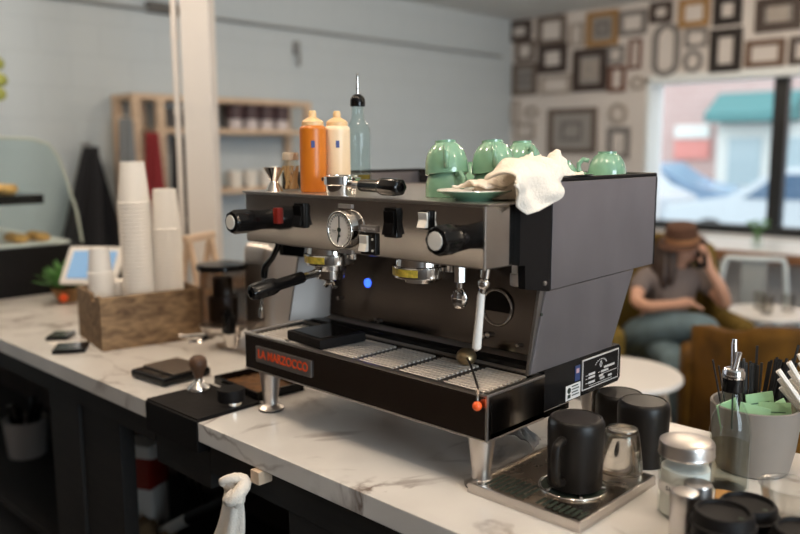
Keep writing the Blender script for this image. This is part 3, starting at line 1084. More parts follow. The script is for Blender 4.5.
rocker(.213, .470, .034, .052, M_BLACK, 'brew_switch')
rocker(.481, .471, .034, .056, M_BLACK, 'brew_switch')
rocker(.566, .481, .026, .034, M_WHITEPL, 'power_switch')
s = MB().box(.398, .440, -.0015, .006, .402 + .004, .4475, .001).build('water_switch_plate', M_BLACK, em)
MB().prism([(-.0015, .412), (-.012, .412), (-.006, .427), (-.009, .443), (-.0015, .443)], 'x', .401, .421, .001).build('rocker', M_WHITEPL, s)
for z in (.414, .436):
    MB().cyl((.432, -.0015, z), (.432, -.003, z), .0024, seg=12).build('pilot_dot', M_WHITEPL, s)
s = MB().box(.398, .440, -.001, .006, .449, .462, .0005).build('water_label', mat('label_grey', (0.16, 0.145, 0.14), 0.5), em)
text('label_lettering', 'HOT WATER', .0066, M_GREYPR, s, (.419, -.0013, .4555), (R_(90), 0, 0))
MB().box(.125, .141, -.003, .006, .448, .482, .001).build('red_lamp', M_RED, em)
# gauge
g = MB().cyl((.350, .006, .450), (.350, -.012, .450), .0385, .0365, 48, .002).build('pressure_gauge', M_CHROME, em)
MB().cyl((.350, -.011, .450), (.350, -.0128, .450), .0325, seg=48).build('dial_face', mat('dial_white', (0.74, 0.71, 0.68), 0.4), g)
MB().torus((.350, -.0125, .450), .0345, .003, 'y', 48).build('bezel', M_MIRROR, g)
mb = MB()
mb.box(.3490, .3512, -.0140, -.0132, .450, .477).box(.3488, .3514, -.0138, -.0130, .424, .450, M=Matrix.Translation((.35, 0, .45)) @ Matrix.Rotation(R_(12), 4, 'Y') @ Matrix.Translation((-.35, 0, -.45)))
mb.cyl((.350, -.0128, .450), (.350, -.0146, .450), .0045, seg=20).cyl((.350, -.0128, .438), (.350, -.0140, .438), .0028, seg=16)
mb.build('needle', M_INK, g)
mb = MB()
for k in range(20):
    a = R_(-120 + 240 * k / 19) + PI / 2
    for q in (.027,):
        mb.box(.350 - .0006, .350 + .0006, -.0134, -.0128, .450 + .0265, .450 + .030, M=Matrix.Translation((.35, 0, .45)) @ Matrix.Rotation(a - PI / 2, 4, 'Y') @ Matrix.Translation((-.35, 0, -.45)))
mb.box(.328, .340, -.0132, -.0128, .4475, .4485).box(.329, .339, -.0132, -.0128, .4445, .4452)
mb.build('scale_marks', M_INK, g)
MB().box(.332, .370, .0005, .006, .4915, .4995, .0004).build('gauge_label', mat('label_silver', (0.45, 0.42, 0.40), 0.4, 0.8), em)
MB().box(.332, .370, .0005, .006, .4015, .4095, .0004).build('gauge_label', mat('label_silver', (0.45, 0.42, 0.40), 0.4, 0.8), em)

# group heads


def group_head(x):
    g = MB().cyl((x, .075, .41), (x, .075, .384), .047, .050, 40, .002).build('group_head', M_CHROME, em)
    MB().lathe([(.040, .362), (.0525, .362), (.054, .365), (.054, .384), (.040, .384)], (x, .075, 0), 48).build('locking_ring', M_MIRROR, g)
    mb = MB()
    n = 18
    ring = []
    for i in range(n + 1):
        a = R_(200 + 106 * i / n)
        c, s_ = math.cos(a), math.sin(a)
        ring.append([mb.bm.verts.new((x + r * c, .075 + r * s_, z)) for r, z in ((.0535, .367), (.0555, .367), (.0555, .381), (.0535, .381))])
    for a, b_ in zip(ring[:-1], ring[1:]):
        for k in range(4):
            mb.bm.faces.new((a[k], a[(k + 1) % 4], b_[(k + 1) % 4], b_[k]))
    mb.bm.faces.new(ring[0]); mb.bm.faces.new(ring[-1])
    mb.build('yellow_band', M_YELLOW, g)
    MB().cyl((x, .075, .363), (x, .075, .352), .036, .032, 40).build('shower_screen', M_CHROME, g)
    for dx in (-.06, .06):
        MB().cyl((x + dx, .09, .405), (x + dx, .09, .375), .009, seg=14, bev=.001).build('bolt', M_CHROME, g)
    return g


group_head(.220)
group_head(.487)
# hot water outlet
hw = MB().cyl((.585, .075, .405), (.585, .075, .362), .011, seg=6).build('hot_water_spout', M_BRUSH, em)
MB().cyl((.585, .075, .364), (.585, .075, .350), .006, seg=14).build('stem', M_CHROME, hw)
mb = MB()
mb.lathe([(0, .312), (.009, .313), (.014, .322), (.015, .335), (.010, .346), (.006, .351), (0, .351)], (.585, .075, 0), 20, fn=lambda a, z: 1 + .05 * math.cos(10 * a))
mb.build('diffuser', M_CHROME, hw)
hw = MB().cyl((.655, .16, .405), (.655, .16, .375), .013, seg=6).cyl((.655, .16, .376), (.655, .16, .352), .015, seg=18, bev=.003).build('valve_fitting', M_BRUSH, em)
# steam wands
sw = MB().cyl((.681, .030, .404), (.678, .030, .385), .008, seg=16).sphere((.676, .030, .374), .0105).cyl((.675, .030, .372), (.671, .030, .355), .0062, .0055, 16).build('steam_wand', M_CHROME, em)
MB().tube([(.6715, .030, .360), (.6700, .030, .352), (.6665, .030, .310), (.6615, .030, .262), (.661, .030, .257)], [.0055, .0068, .0072, .0082, .0078], 18).build('wand_sleeve', M_CREAM, sw)
MB().tube([(.661, .030, .258), (.6603, .030, .252)], [.006, .0035], 14).build('wand_tip', M_BRUSH, sw)
sw = MB().tube([(.082, .045, .404), (.075, .045, .388), (.055, .045, .362), (.028, .045, .340), (.022, .045, .325), (.0205, .045, .312)], [.008, .007, .0065, .008, .0085, .0075], 14).build('steam_wand', M_BLACK, em)
MB().tube([(.021, .045, .32), (.012, .045, .27), (.004, .045, .222)], [.004, .004, .0035], 12).build('wand_pipe', M_CHROME, sw)
MB().tube([(.0065, .045, .238), (.003, .045, .215)], [.006, .0055], 12).build('wand_tip', M_CHROME, sw)

# top body: upper side panels with black frames, rear rail
for s in (0, 1):
    x0, x1 = (W - .016, W - .001) if s else (.001, .016)
    # black front cheek
    MB().prism([(.0885, .402), (.0885, .511), (.12, .511), (.12, .549), (.186, .549), (.186, .344), (.106, .358), (.106, .402)], 'x', x0, x1, .001).build('black_cheek', M_MBLACK, em)
    x0, x1 = (W - .014, W) if s else (0, .014)
    MB().prism([(.188, .347), (.188, .5455), (.590, .5455), (.590, .3535)], 'x', x0, x1, .0012).build('upper_side_panel', M_SIDE, em)
    x0, x1 = (W - .012, W + .0005) if s else (-.0005, .012)
    MB().box(x0, x1, .120, .594, .5458, .5535, .002).build('top_rail', M_MBLACK, em)
    MB().box(x0, x1, .5905, .5955, .352, .5455, .0012).build('rear_edge', M_MBLACK, em)
MB().cyl((W - .002, .167, .362), (W + .0025, .167, .362), .0045, seg=20, bev=.001).build('cheek_screw', M_BRUSH, em)
MB().cyl((W - .001, .158, .305), (W + .0012, .158, .305), .0030, seg=14).build('panel_hole', M_INK, em)
MB().box(.012, W - .012, .583, .594, .36, .5535, .002).build('rear_panel', M_BLKPANEL, em)
MB().box(.015, W - .015, .18, .583, .40, .511).build('top_core', M_MBLACK, em)

# portafilter locked into the left group
DARKH = M_BLACK


def portafilter(name, label, x, y, z, rz, tilt, hl=.128, parts_z=.0):
    t = thing(name, label, 'portafilter', (x, y, z), rz)
    Mt_ = Matrix.Rotation(tilt, 4, 'X')
    mb = MB()
    mb.lathe([(.027, -.032), (.030, -.030), (.033, -.012), (.036, -.010), (.036, .006), (.0335, .008), (.030, .008), (.029, -.028), (0, -.030)], seg=40)
    for a in (20, 200):
        mb.box(-.010, .010, .034, .043, -.004, .004, .001, M=Matrix.Rotation(R_(a), 4, 'Z'))
    mb.build('basket_holder', M_MIRROR, t)
    MB().tube([(0, 0, -.030), (0, 0, -.042)], [.012, .010], 16).tube([(-.018, 0, -.050), (-.010, 0, -.041), (.010, 0, -.041), (.018, 0, -.050)], .006, 10).build('spouts', M_CHROME, t)
    MB().tube([Mt_ @ Vector(p) for p in ((0, -.030, -.010), (0, -.060, -.010), (0, -.078, -.010))], [.010, .0075, .0085], 16).build('neck', M_CHROME, t)
    mb = MB()
    Mh = Mt_ @ Matrix.Translation((0, -.074, -.010)) @ Matrix.Rotation(R_(90), 4, 'X')
    mb.lathe([(0, 0), (.012, 0), (.0125, .003), (.0125, hl * .48), (.0165, hl * .54), (.0175, hl * .62), (.0172, hl * .90), (.0150, hl * .98), (.011, hl), (.0075, hl), (.0068, hl - .006), (0, hl - .006)], seg=40, M=Mh,
             fn=lambda a, zz: 1 + (.05 * math.cos(6 * a) if zz > hl * .56 else 0))
    mb.build('handle', DARKH, t)
    return t


portafilter('portafilter', 'portafilter with black handle locked into the left group', .220, .075, .3605, R_(-6), R_(9))
portafilter('portafilter', 'spare portafilter with chrome basket lying on top of the machine', .287, .050, .5455, R_(82), R_(0), hl=.125)

# ---------------------------------------------------------------- items on the drip grate
pd = thing('rubber_pad', 'square black rubber pad lying on the steel drip grate', 'pad', (.190, .086, .1832), R_(-6))
MB().box(-.066, .066, -.062, .062, 0, .022, .004).build('block', M_RUBBER, pd)
MB().box(-.056, .056, -.052, .052, .022, .0235, .0006).build('inset', M_BLACK, pd)
sp = thing('bar_spoon', 'bronze spoon on the grate with an orange ball hanging over the edge', 'spoon', (0, 0, 0))
cdir = Vector((.152, -.158, 0)).normalized()
mb = MB()
Ms = Matrix.Translation((.5435, .1465, .199)) @ Matrix.Rotation(math.atan2(cdir.y, cdir.x), 4, 'Z') @ Matrix.Rotation(R_(10), 4, 'Y')
mb.sphere((0, 0, -.001), (.0225, .0205, .0165), 32, 20, M=Ms)
mb.build('bowl', mat('bronze_metal', (0.50, 0.36, 0.20), 0.36, 0.9), sp)
pa = []
A_, B_ = Vector((.556, .134, .2)), Vector((.686, .004, .1945))
for i in range(8):
    pa.append(A_.lerp(B_, i / 7) + Vector((0, 0, .004 * math.sin(PI * i / 7))))
pa += [Vector((.693, -.005, .190)), Vector((.6955, -.0095, .180)), Vector((.696, -.0105, .172))]
MB().tube(pa, .0022, 10).build('handle', mat('dull_spoon_steel', (0.30, 0.25, 0.21), 0.3, 1.0), sp)
MB().sphere((.696, -.0108, .1685), .0085).build('ball', M_ORANGE, sp)

# ---------------------------------------------------------------- on top of the machine
TZ = .515
# jigger
t = thing('jigger', 'small steel double-cone jigger at the left end of the machine top', 'jigger', (.088, .030, TZ))
MB().lathe([(.0185, 0), (.020, 0), (.0085, .022), (.0085, .024), (.024, .053), (.0225, .053), (.006, .024), (.0185, .002)], seg=36).build('cones', M_CHROME, t)
# toothpick shaker
t = thing('toothpick_jar', 'little glass jar of toothpicks beside the jigger', 'jar', (.100, .068, TZ))
MB().lathe([(0, 0), (.022, 0), (.0235, .003), (.0235, .050), (.019, .060), (.0165, .064), (.0165, .070), (.0155, .070), (.0155, .063), (.0215, .05), (.0215, .004), (0, .004)], seg=32).build('glass', M_GLASS, t)
MB().lathe([(0, .070), (.0175, .068), (.0185, .069), (.0185, .082), (.016, .085), (0, .085)], seg=28).build('lid', mat('tan_glassy_lid', (0.55, 0.45, 0.34), 0.25), t)
mb = MB()
for k in range(40):
    a, r_ = rnd.uniform(0, 2 * PI), .018 * math.sqrt(rnd.random())
    b_ = a + rnd.uniform(.8, 1.4)
    mb.tube([(r_ * math.cos(a), r_ * math.sin(a), .005), (.017 * math.cos(b_), .017 * math.sin(b_), .055)], .0014, 5)
tag(mb.build('toothpicks', M_TOOTH, t), kind='stuff')


def squeeze(name, label, x, y, m):
    t = thing(name, label, 'sauce bottle', (x, y, TZ))
    MB().lathe([(0, 0), (.026, 0), (.0285, .003), (.0285, .133), (.0275, .138), (.023, .142), (0, .142)], seg=36).build('body', m, t)
    MB().lathe([(0, .142), (.0235, .142), (.0235, .150), (.019, .154), (.0085, .160), (.0085, .168), (.0065, .174), (0, .174)], seg=28).build('nozzle_cap', M_NOZZLE, t)
    MB().box(.0275, .0290, -.004, .004, .095, .110, .0004, M=Matrix.Rotation(R_(-40), 4, 'Z')).build('level_mark', mat('blue_mark', (0.05, 0.08, 0.25), 0.5), t)
    return t


squeeze('squeeze_bottle', 'squeeze bottle full of orange caramel sauce on the machine', .176, .070, M_CARAMEL)
squeeze('squeeze_bottle', 'squeeze bottle of cream-coloured sauce behind the orange one', .194, .124, M_VANILLA)


def pour_bottle(name, label, loc, r, hb, hs, hn, gm, lm, ll, rz=0.0, spout=2):
    t = thing(name, label, 'bottle', loc, rz)
    MB().lathe([(0, 0), (r - .002, 0), (r, .003), (r, hb), (r * .9, hb + (hs - hb) * .35), (r * .5, hb + (hs - hb) * .75), (.0145, hs), (.0140, hn), (.0125, hn), (.0125, hs), (r * .46, hb + (hs - hb) * .73), (r * .86, hb + (hs - hb) * .33), (r - .003, hb), (r - .003, .005), (0, .005)], seg=36).build('glass', gm, t)
    MB().lathe([(0, .006), (r - .0035, .006), (r - .0035, ll), (0, ll)], seg=32).build('syrup', lm, t)
    return t


t = pour_bottle('oil_bottle', 'tall clear glass bottle with black pourer behind the sauce bottles', (.188, .192, TZ), .030, .120, .172, .190, M_GLASSG, M_SYRUP, .035)
MB().lathe([(0, .186), (.0165, .186), (.017, .190), (.0165, .203), (.012, .210), (.0075, .213), (0, .213)], seg=28).build('stopper', M_BLACK, t)
MB().tube([(0, 0, .21), (0, 0, .228), (.002, -.002, .245), (.001, 0, .258)], [.004, .0035, .003, .0022], 12).build('pour_spout', M_CHROME, t)

# green cups
CUPH, CUPR = .064, .042


def cup_parts(t):
    # upside-down cup: rim down at z=0
    MB().lathe([(CUPR - .0032, .001), (CUPR - .0015, 0), (CUPR, .001), (CUPR, .010), (CUPR - .001, .024), (CUPR - .005, .040), (CUPR - .013, .053), (.022, .0585), (.0205, .0595), (.0205, CUPH), (.0185, CUPH), (.0175, .060), (0, .0595)], seg=44).build('bowl', M_GREEN, t)
    MB().lathe([(CUPR - .0032, .001), (CUPR - .0045, .010), (CUPR - .0055, .024), (CUPR - .010, .040), (.024, .051), (0, .054)], seg=36).build('lining', M_GREENIN, t)
    pts = [(CUPR - .003, 0, .044), (CUPR + .010, 0, .047), (CUPR + .0185, 0, .038), (CUPR + .019, 0, .026), (CUPR + .011, 0, .015), (CUPR - .002, 0, .013)]
    o = MB().tube(pts, .0052, 12).build('handle', M_GREEN, t)
    return t


proto_cup = None


def green_cup(label, x, y, z, rz, group, tilt=(0, 0)):
    global proto_cup
    if proto_cup is None:
        proto_cup = cup_parts(thing('espresso_cup', label, 'cup', (x, y, z), rz))
        c = proto_cup
    else:
        c = copy_tree(proto_cup)
        c.location = (x, y, z + Z0)
    c.rotation_euler = (tilt[0], tilt[1], rz)
    tag(c, label, 'cup', group)
    return c


GG = 'mint green cups on the machine'
HV = R_(-50)
green_cup('upside-down green cup, lower of the stack behind the saucer rim', .512, .122, TZ, R_(-20), GG)
green_cup('tilted green cup on top of the leftmost cup stack', .512, .122, TZ + .043, HV, GG, (R_(3), R_(-6)))
green_cup('upside-down green cup, lower of the stack nearest the towel', .578, .183, TZ, R_(-15), GG)
green_cup('tilted green cup on top of the stack nearest the towel', .578, .183, TZ + .043, HV, GG, (R_(3), R_(-6)))
green_cup('lone green cup half hidden behind the two front stacks', .455, .265, TZ, R_(120), GG)
green_cup('lower green cup of the stack rising behind the white towel', .500, .388, TZ, R_(-40), GG)
green_cup('upper green cup of the stack rising behind the white towel', .500, .388, TZ + .043, R_(-30), GG, (0, R_(-5)))
green_cup('single green cup peeking over the towel, second from the right end', .538, .480, TZ + .001, R_(100), GG)
green_cup('rightmost green cup with its handle turned left', .622, .533, TZ + .0205, R_(214), GG)
# saucer
t = thing('saucer', 'green saucer with white top at the front edge of the machine', 'saucer', (.6205, .0705, TZ))
MB().lathe([(0, .002), (.032, .002), (.033, 0), (.036, 0), (.038, .003), (.055, .011), (.067, .0165), (.0675, .018)], seg=56).build('underside', M_GREEN, t)
MB().lathe([(0, .0045), (.030, .0048), (.036, .0065), (.054, .0145), (.0665, .0195), (.0675, .018)], seg=56).build('top', M_GREENIN, t)
MB().cyl((0, 0, 0), (0, 0, .0022), .034, seg=40).build('foot', M_INK, t)


c = copy_tree(t)
c.location = (.622, .513, TZ + Z0)
tag(c, 'green saucer under the rightmost cup', 'saucer')


# towel draped over the corner
def towel_mound(u, v):
    a = 2 * PI * v
    c = Vector((.628, .062, 0)).lerp(Vector((.672, .365, 0)), u)
    c.x += .014 * math.sin(PI * u)
    prof = max(0.0, math.sin(PI * min(1, .03 + .96 * u))) ** .55
    hz = (.050 + .012 * u + .010 * math.sin(2.6 * u + .2) + .009 * math.sin(12 * u + 1.2) - .012 * math.sin(26 * u)) * prof
    wx = (.048 + .010 * math.sin(9 * u)) * prof
    n1 = noise.noise(Vector((u * 7, math.cos(a) * 1.6, math.sin(a) * 1.6 + 5)))
    n2 = noise.noise(Vector((u * 18 + 2 * math.cos(a), math.cos(a) * 3.6 + 3, math.sin(a) * 3.6)))
    k = 1 + .24 * n1 + .18 * n2 + .06 * math.sin(4 * a + 20 * u)
    p = Vector((c.x + wx * k * math.cos(a), c.y + .010 * n2, TZ + .001 + max(0.0, math.sin(a)) * hz * k + .0015))
    if p.x > .690:
        p.x = .690 + (p.x - .690) * .9
        p.z = max(p.z, .5560)
    return p


tw = thing('bar_towel', 'white cloth bunched on the machine top and draped over its corner', 'towel', (0, 0, 0))
o = MB().grid(towel_mound, 90, 56).build('bunched_cloth', M_TOWEL, tw, angle=180)

# hanging corner: outline in the plane of the machine's side, over the black cheek
FL = [(.020, .548), (.036, .530), (.056, .510), (.086, .494), (.112, .498), (.140, .507), (.162, .520), (.176, .534), (.192, .566)]


def towel_flap(u, v):
    f = u * (len(FL) - 1)
    i = min(len(FL) - 2, int(f))
    f -= i
    ey = FL[i][0] + (FL[i + 1][0] - FL[i][0]) * f
    ez = FL[i][1] + (FL[i + 1][1] - FL[i][1]) * f
    ty, tz = .058 + .140 * u, .548 + .038 * max(0, math.sin(PI * min(1, u * .8))) ** .7        # fold line lying on the mound
    vv = v
    y = ty + (ey - ty) * vv
    z = tz + (ez - tz) * vv
    x = .655 + .066 * min(1.0, vv / .38) ** .7
    x += (.004 + .006 * vv) * (1 + math.sin(9 * u + 1.5)) * min(1, vv * 2) + .003 * noise.noise(Vector((u * 5, vv * 5, 2)))
    x += .0045 * math.sin(17 * u - 5 * vv + 1.5 * math.sin(4 * vv)) * min(1, .2 + vv)
    z += .014 * math.sin(PI * min(1, vv / .5)) * (1 - .5 * vv) + .004 * math.sin(15 * u + 2) * (1 - vv)
    return Vector((x, y, z))


o = MB().grid(towel_flap, 56, 36).build('hanging_corner', M_TOWEL, tw, angle=180)
solidify(o, .004, 1)
o = MB().grid(lambda u, v: Vector((.585 + .085 * u, .050 + .075 * v + .01 * math.sin(5 * u), TZ + .022 + .016 * math.sin(PI * u) * (.4 + .6 * v) + .006 * noise.noise(Vector((u * 4, v * 4, 9))))), 24, 18).build('flat_end', M_TOWEL, tw, angle=180)
solidify(o, .004, 1)

# ================================================================== FRONT RIGHT OF COUNTER
# rinser tray
t = thing('rinser_tray', 'steel glass-rinser drip tray under the upside-down black mug', 'drip tray', (.667, 0, 0))
mb = MB()
mb.box(0, .230, 0, .258, .001, .005)
mb.box(0, .230, 0, .006, .005, .019, .0015).box(0, .230, .252, .258, .005, .019, .0015)
mb.box(0, .006, .006, .252, .005, .019, .0015).box(.224, .230, .006, .252, .005, .019, .0015)
mb.build('tray', M_BRUSH, t)
MB().box(.006, .224, .006, .252, .0052, .0145).build('cover_plate', mat('wet_dark_steel', (0.42, 0.35, 0.28), 0.28, 1.0, rvar=.12, scale=25), t)
mb = MB()
for k in range(8):
    mb.box(.020 + .0115 * k, .0265 + .0115 * k, .020, .082, .0140, .01475)
for k in range(8):
    mb.box(.130 + .0115 * k, .1365 + .0115 * k, .020, .050, .0140, .01475)
mb.build('slots', M_INK, t)
MB().cyl((.142, .120, .0143), (.142, .120, .0152), .058, seg=48).build('rinser_well', M_INK, t)
MB().torus((.142, .120, .0155), .058, .003, 'z', 48).build('rinser_rim', M_CHROME, t)
mb = MB()
for k in range(5):
    a = 2 * PI * k / 5 + .5
    mb.tube([(.142, .120, .0185), (.142 + .055 * math.cos(a), .120 + .055 * math.sin(a), .0170)], .0035, 8)
mb.build('star_arms', M_MIRROR, t)


def mug(label, x, y, z, rz):
    t = thing('black_mug', label, 'mug', (x, y, z), rz)
    # upside-down: rim at 0
    MB().lathe([(.0440, .001), (.0455, 0), (.0470, .001), (.0475, .012), (.0495, .100), (.0490, .114), (.0455, .1215), (.042, .1235), (.0405, .1220), (.0385, .1225), (0, .1225)], seg=48).build('body', M_MUG, t)
    MB().lathe([(.0440, .001), (.0445, .05), (.044, .11), (0, .114)], seg=36).build('lining', M_MUG, t)
    pts = [(.044, 0, .094), (.060, 0, .096), (.074, 0, .090), (.078, 0, .076), (.077, 0, .046), (.072, 0, .028), (.060, 0, .020), (.043, 0, .021)]
    mb = MB()
    mb.tube(pts, .0125, 4)
    subsurf(mb.build('handle', M_MUG, t), 2)
    return t
    return t


mug('upside-down black mug standing on the rinser tray', .811, .122, .0205, R_(276))
mug('upside-down black mug on the marble behind the drinking glass', .824, .346, 0, R_(100))
mug('upside-down black mug furthest back, left of its twin', .738, .412, 0, R_(60)).scale = (1, 1, .86)
# drinking glass upside down
t = solo(MB().lathe([(.0385, 0), (.0395, .001), (.0375, .035), (.031, .085), (.0275, .093), (.0, .094), (.0, .088), (.024, .087), (.0285, .080), (.035, .034), (.037, .001), (.0385, 0)], seg=48),
         'drinking_glass', M_REALGLASS, 'clear drinking glass upside down beside the black mug on the tray', 'glass', (.850, .214, .0152))
# wrinkled plastic under the machine
mb = MB()
mb.grid(lambda u, v: (-.045 + .09 * u, -.03 + .06 * v + .012 * math.sin(5 * u), .012 + .022 * abs(noise.noise(Vector((u * 3, v * 3, 7)))) + .018 * math.sin(PI * u)), 16, 12)
o = solo(mb, 'plastic_wrapper', M_GREYPAPER, 'grey crumpled plastic wrapper on the marble under the machine', 'wrapper', (.600, .245, 0), R_(20))
solidify(o, .0015)

# sugar jar
t = thing('sugar_jar', 'ribbed glass sugar jar with a round steel lid', 'jar', (.984, .182, 0))
MB().lathe([(0, 0), (.040, 0), (.043, .004), (.043, .100), (.040, .106), (.0375, .106), (.040, .099), (.040, .006), (0, .006)], seg=72, fn=lambda a, z: 1 + .012 * math.cos(24 * a) if .01 < z < .1 else 1).build('glass', M_GLASS, t)
MB().lathe([(0, .0065), (.0385, .0065), (.0385, .083), (.03, .086), (0, .084)], seg=40).build('sugar', M_SUGAR, t)
MB().lathe([(.0415, .105), (.0445, .105), (.0455, .107), (.0445, .110), (.0445, .124), (.0430, .128), (.036, .1305), (.020, .1320), (0, .1325)], seg=56).build('lid', M_BRUSH, t, angle=22)
# label with lettering, wrapped around the jar facing the camera
mb = MB()
a0 = math.atan2(-1.2355, .534)
mb.grid(lambda u, v: (.0438 * math.cos(a0 + R_(-70 + 110 * u)), .0438 * math.sin(a0 + R_(-70 + 110 * u)), .046 + .018 * v), 20, 1)
lb = mb.build('label', mat('label_offwhite', (0.74, 0.71, 0.68), 0.6), t)
for i, ch in enumerate('SUGAR'):
    a = a0 + R_(-38 + 10 * i)
    text('label_letter', ch, .0105, M_INK, lb, (.0441 * math.cos(a), .0441 * math.sin(a), .055), (R_(90), 0, a + PI / 2))

# syrup bottle with pourer
t = pour_bottle('syrup_bottle', 'clear syrup bottle with a chrome pourer beside the sugar jar', (.995, .337, 0), .0355, .108, .180, .200, M_GLASS, M_OILY, .085)
MB().lathe([(0, .180), (.0175, .180), (.0185, .183), (.0185, .205), (0, .206)], seg=32).build('collar', M_BLACK, t)
MB().lathe([(0, .205), (.019, .205), (.0195, .208), (.019, .216), (.016, .221), (0, .223)], seg=32).build('pourer_cap', M_CHROME, t)
MB().tube([(0, 0, .218), (-.001, .002, .24), (-.004, .006, .262), (-.004, .007, .272)], [.0062, .0055, .0050, .0040], 16).build('pour_spout', M_CHROME, t)
MB().tube([(.004, -.004, .22), (.007, -.003, .238), (.009, -.001, .252)], [.0045, .004, .0038], 14).build('air_pipe', M_CHROME, t)
MB().tube([(0, 0, .185), (.002, 0, .11)], .0016, 8).build('dip_tube', M_INK, t)

# grey pot with stirrers and packets
t = thing('utensil_pot', 'grey stoneware pot holding green packets and black stirrers', 'pot', (.992, .462, 0))
MB().lathe([(0, 0), (.060, 0), (.065, .004), (.074, .05), (.079, .10), (.0805, .128), (.0785, .130), (.075, .128), (.0735, .10), (.068, .05), (.058, .008), (0, .008)], seg=56).build('pot', M_POT, t)
PX, PY = .992, .462
cr_, cb_ = Vector((.72, .69, 0)), Vector((-.69, .72, 0))     # sideways / away directions of the row


def local(a, b_, z):
    return Vector((PX, PY, z)) + cr_ * a + cb_ * b_


# stirrers (each one countable)
proto = None
k = 0
for (ca, lean, n_, sp_) in ((-.050, -.008, 3, .006), (-.004, .004, 18, .0030), (.040, .026, 18, .0030)):
    for i in range(n_):
        a = ca + sp_ * (i - n_ / 2) * .8
        b_ = .030 + rnd.uniform(-.016, .016)
        top = local(a * 1.15 + lean, b_ + .012, .200 + rnd.uniform(-.008, .004) + (.028 if i in (n_ - 2,) and n_ > 5 else 0))
        bot = local(a * .62, b_ * .6, .011)
        d = top - bot
        lab = 'thin black stirrer standing in the grey pot, %s' % ('in the left pair' if ca < -.03 else 'in the middle bunch' if ca < .03 else 'in the right bunch')
        if proto is None:
            proto = MB().box(-.0022, .0022, -.0012, .0012, 0, 1, 0)
            proto = proto.build('stir_stick', M_STICK, None)
            o = proto
        else:
            o = proto.copy()
            COL.objects.link(o)
        o.location = (bot.x, bot.y, bot.z + Z0)
        o.rotation_euler = d.to_track_quat('Z', 'Y').to_euler()
        o.scale = (1, 1, d.length)
        tag(o, lab, 'stirrer', 'black stirrers, ' + lab.split(', ')[1])
        k += 1
# packets
for i, (a, b_, z, tl, yaw, ds) in enumerate([(-.052, -.010, .100, 12, 30, 'left edge of the pot, behind the bottle'), (-.018, -.030, .098, 18, -10, 'pot rim right behind the bottle neck'),
                                             (.012, .002, .112, 10, 8, 'pot centre, tallest and upright'), (.030, -.020, .100, 25, -20, 'front of the pot, overlapping the tallest one'),
                                             (.050, -.004, .096, 30, 24, 'right edge of the pot')]):
    c = local(a, b_, z)
    pk_ = thing('sugar_packet', 'green paper packet at the ' + ds, 'packet', (c.x, c.y, c.z), R_(44 + yaw), 'green packets in the pot')
    pk_.rotation_euler = (R_(-tl), R_(rnd.uniform(-14, 14)), R_(44 + yaw))
    mb = MB()
    mb.box(-.028, .028, -.0015, .0015, -.034, .034, .001)
    mb.build('packet', M_PACKET, pk_)
    mb = MB()
    for q in range(3):
        mb.box(-.018 + .012 * q, -.010 + .012 * q, -.0019, -.0015, -.006, .008)
    mb.box(-.020, .018, -.0019, -.0015, .014, .016)
    mb.build('print', mat('dark_green_print', (0.03, 0.09, 0.04), 0.6), pk_)

# white wrapped straws in a holder at the right
hb = solo(MB().lathe([(0, 0), (.040, 0), (.044, .10), (.041, .10), (.037, .006), (0, .006)]), 'straw_holder', M_POT, 'grey holder of white wrapped straws at the right edge', 'holder', (1.165, .505, 0))
for i in range(9):
    a = (i % 3 - 1) * .010
    b_ = (i // 3 - 1) * .010
    bot = Vector((1.175 + a * .6, .50 + b_ * .6, .010))
    top = Vector((1.036 + .014 * (i % 3), .448 + b_ + .010 * (i % 3), .205 - .018 * (i // 3) + .016 * (i % 3)))
    d = top - bot
    L_ = d.length
    o = MB().tube([(0, 0, 0), (0, 0, L_ - .012), (0, 0, L_)], [.0048, .0048, .0052], 6).build('wrapped_straw', M_PAPER, None)
    o.location = (bot.x, bot.y, bot.z + Z0)
    o.rotation_euler = d.to_track_quat('Z', 'Y').to_euler()
    tag(o, 'white paper-wrapped straw leaning out at the right edge of the photo', 'straw', 'wrapped straws at the right edge')

# shakers


def shaker(label, x, y, h):
    t = thing('steel_shaker', label, 'shaker', (x, y, 0))
    MB().lathe([(0, 0), (.021, 0), (.0215, .002), (.0215, h - .030), (.0208, h - .029), (0, h - .029)], seg=36).build('body', M_BRUSH, t)
    MB().lathe([(0, h - .0288), (.0212, h - .0288), (.0220, h - .027), (.0220, h - .004), (.0205, h - .001), (.017, h), (0, h)], seg=36).build('cap', M_BRUSH, t)


shaker('slim steel shaker nearest the camera, left of the black lids', 1.030, .078, .089)
shaker('slim steel shaker tucked behind the nearer one', 1.026, .135, .083)


# black lids
def lid_stack(x, y, n, r, where, grp):
    first = None
    for i in range(n):
        lab = 'black cup lid, %s of the stack %s' % (nth(n - 1 - i) if n > 1 else 'single', where)
        z = .0225 * i + .0002
        if first is None:
            first = thing('travel_cup_cover', lab, 'lid', (x, y, z), 0, grp)
            MB().lathe([(r - .002, 0), (r + .0015, .001), (r + .0015, .004), (r - .001, .006), (r - .003, .018), (r - .006, .0222), (r - .009, .0222), (r - .011, .0175), (r - .016, .0165), (0, .0165), (0, .0145), (r - .012, .0150), (r - .006, .010), (r - .004, .003)], seg=48).build('cap', M_MBLACK, first)
            MB().cyl((r - .020, 0, .0165), (r - .020, 0, .0172), .004, seg=14).build('sip_hole', M_INK, first)
        else:
            c = copy_tree(first)
            c.location = (x, y, z + Z0)
            tag(c, lab, 'lid', grp)


lid_stack(1.100, .050, 4, .045, 'nearest the camera', 'lids in the nearest stack')
lid_stack(1.098, .152, 3, .045, 'beside the clear plastic cup', 'lids beside the clear cup')
lid_stack(1.190, .118, 3, .045, 'cut by the right picture edge', 'lids at the right picture edge')
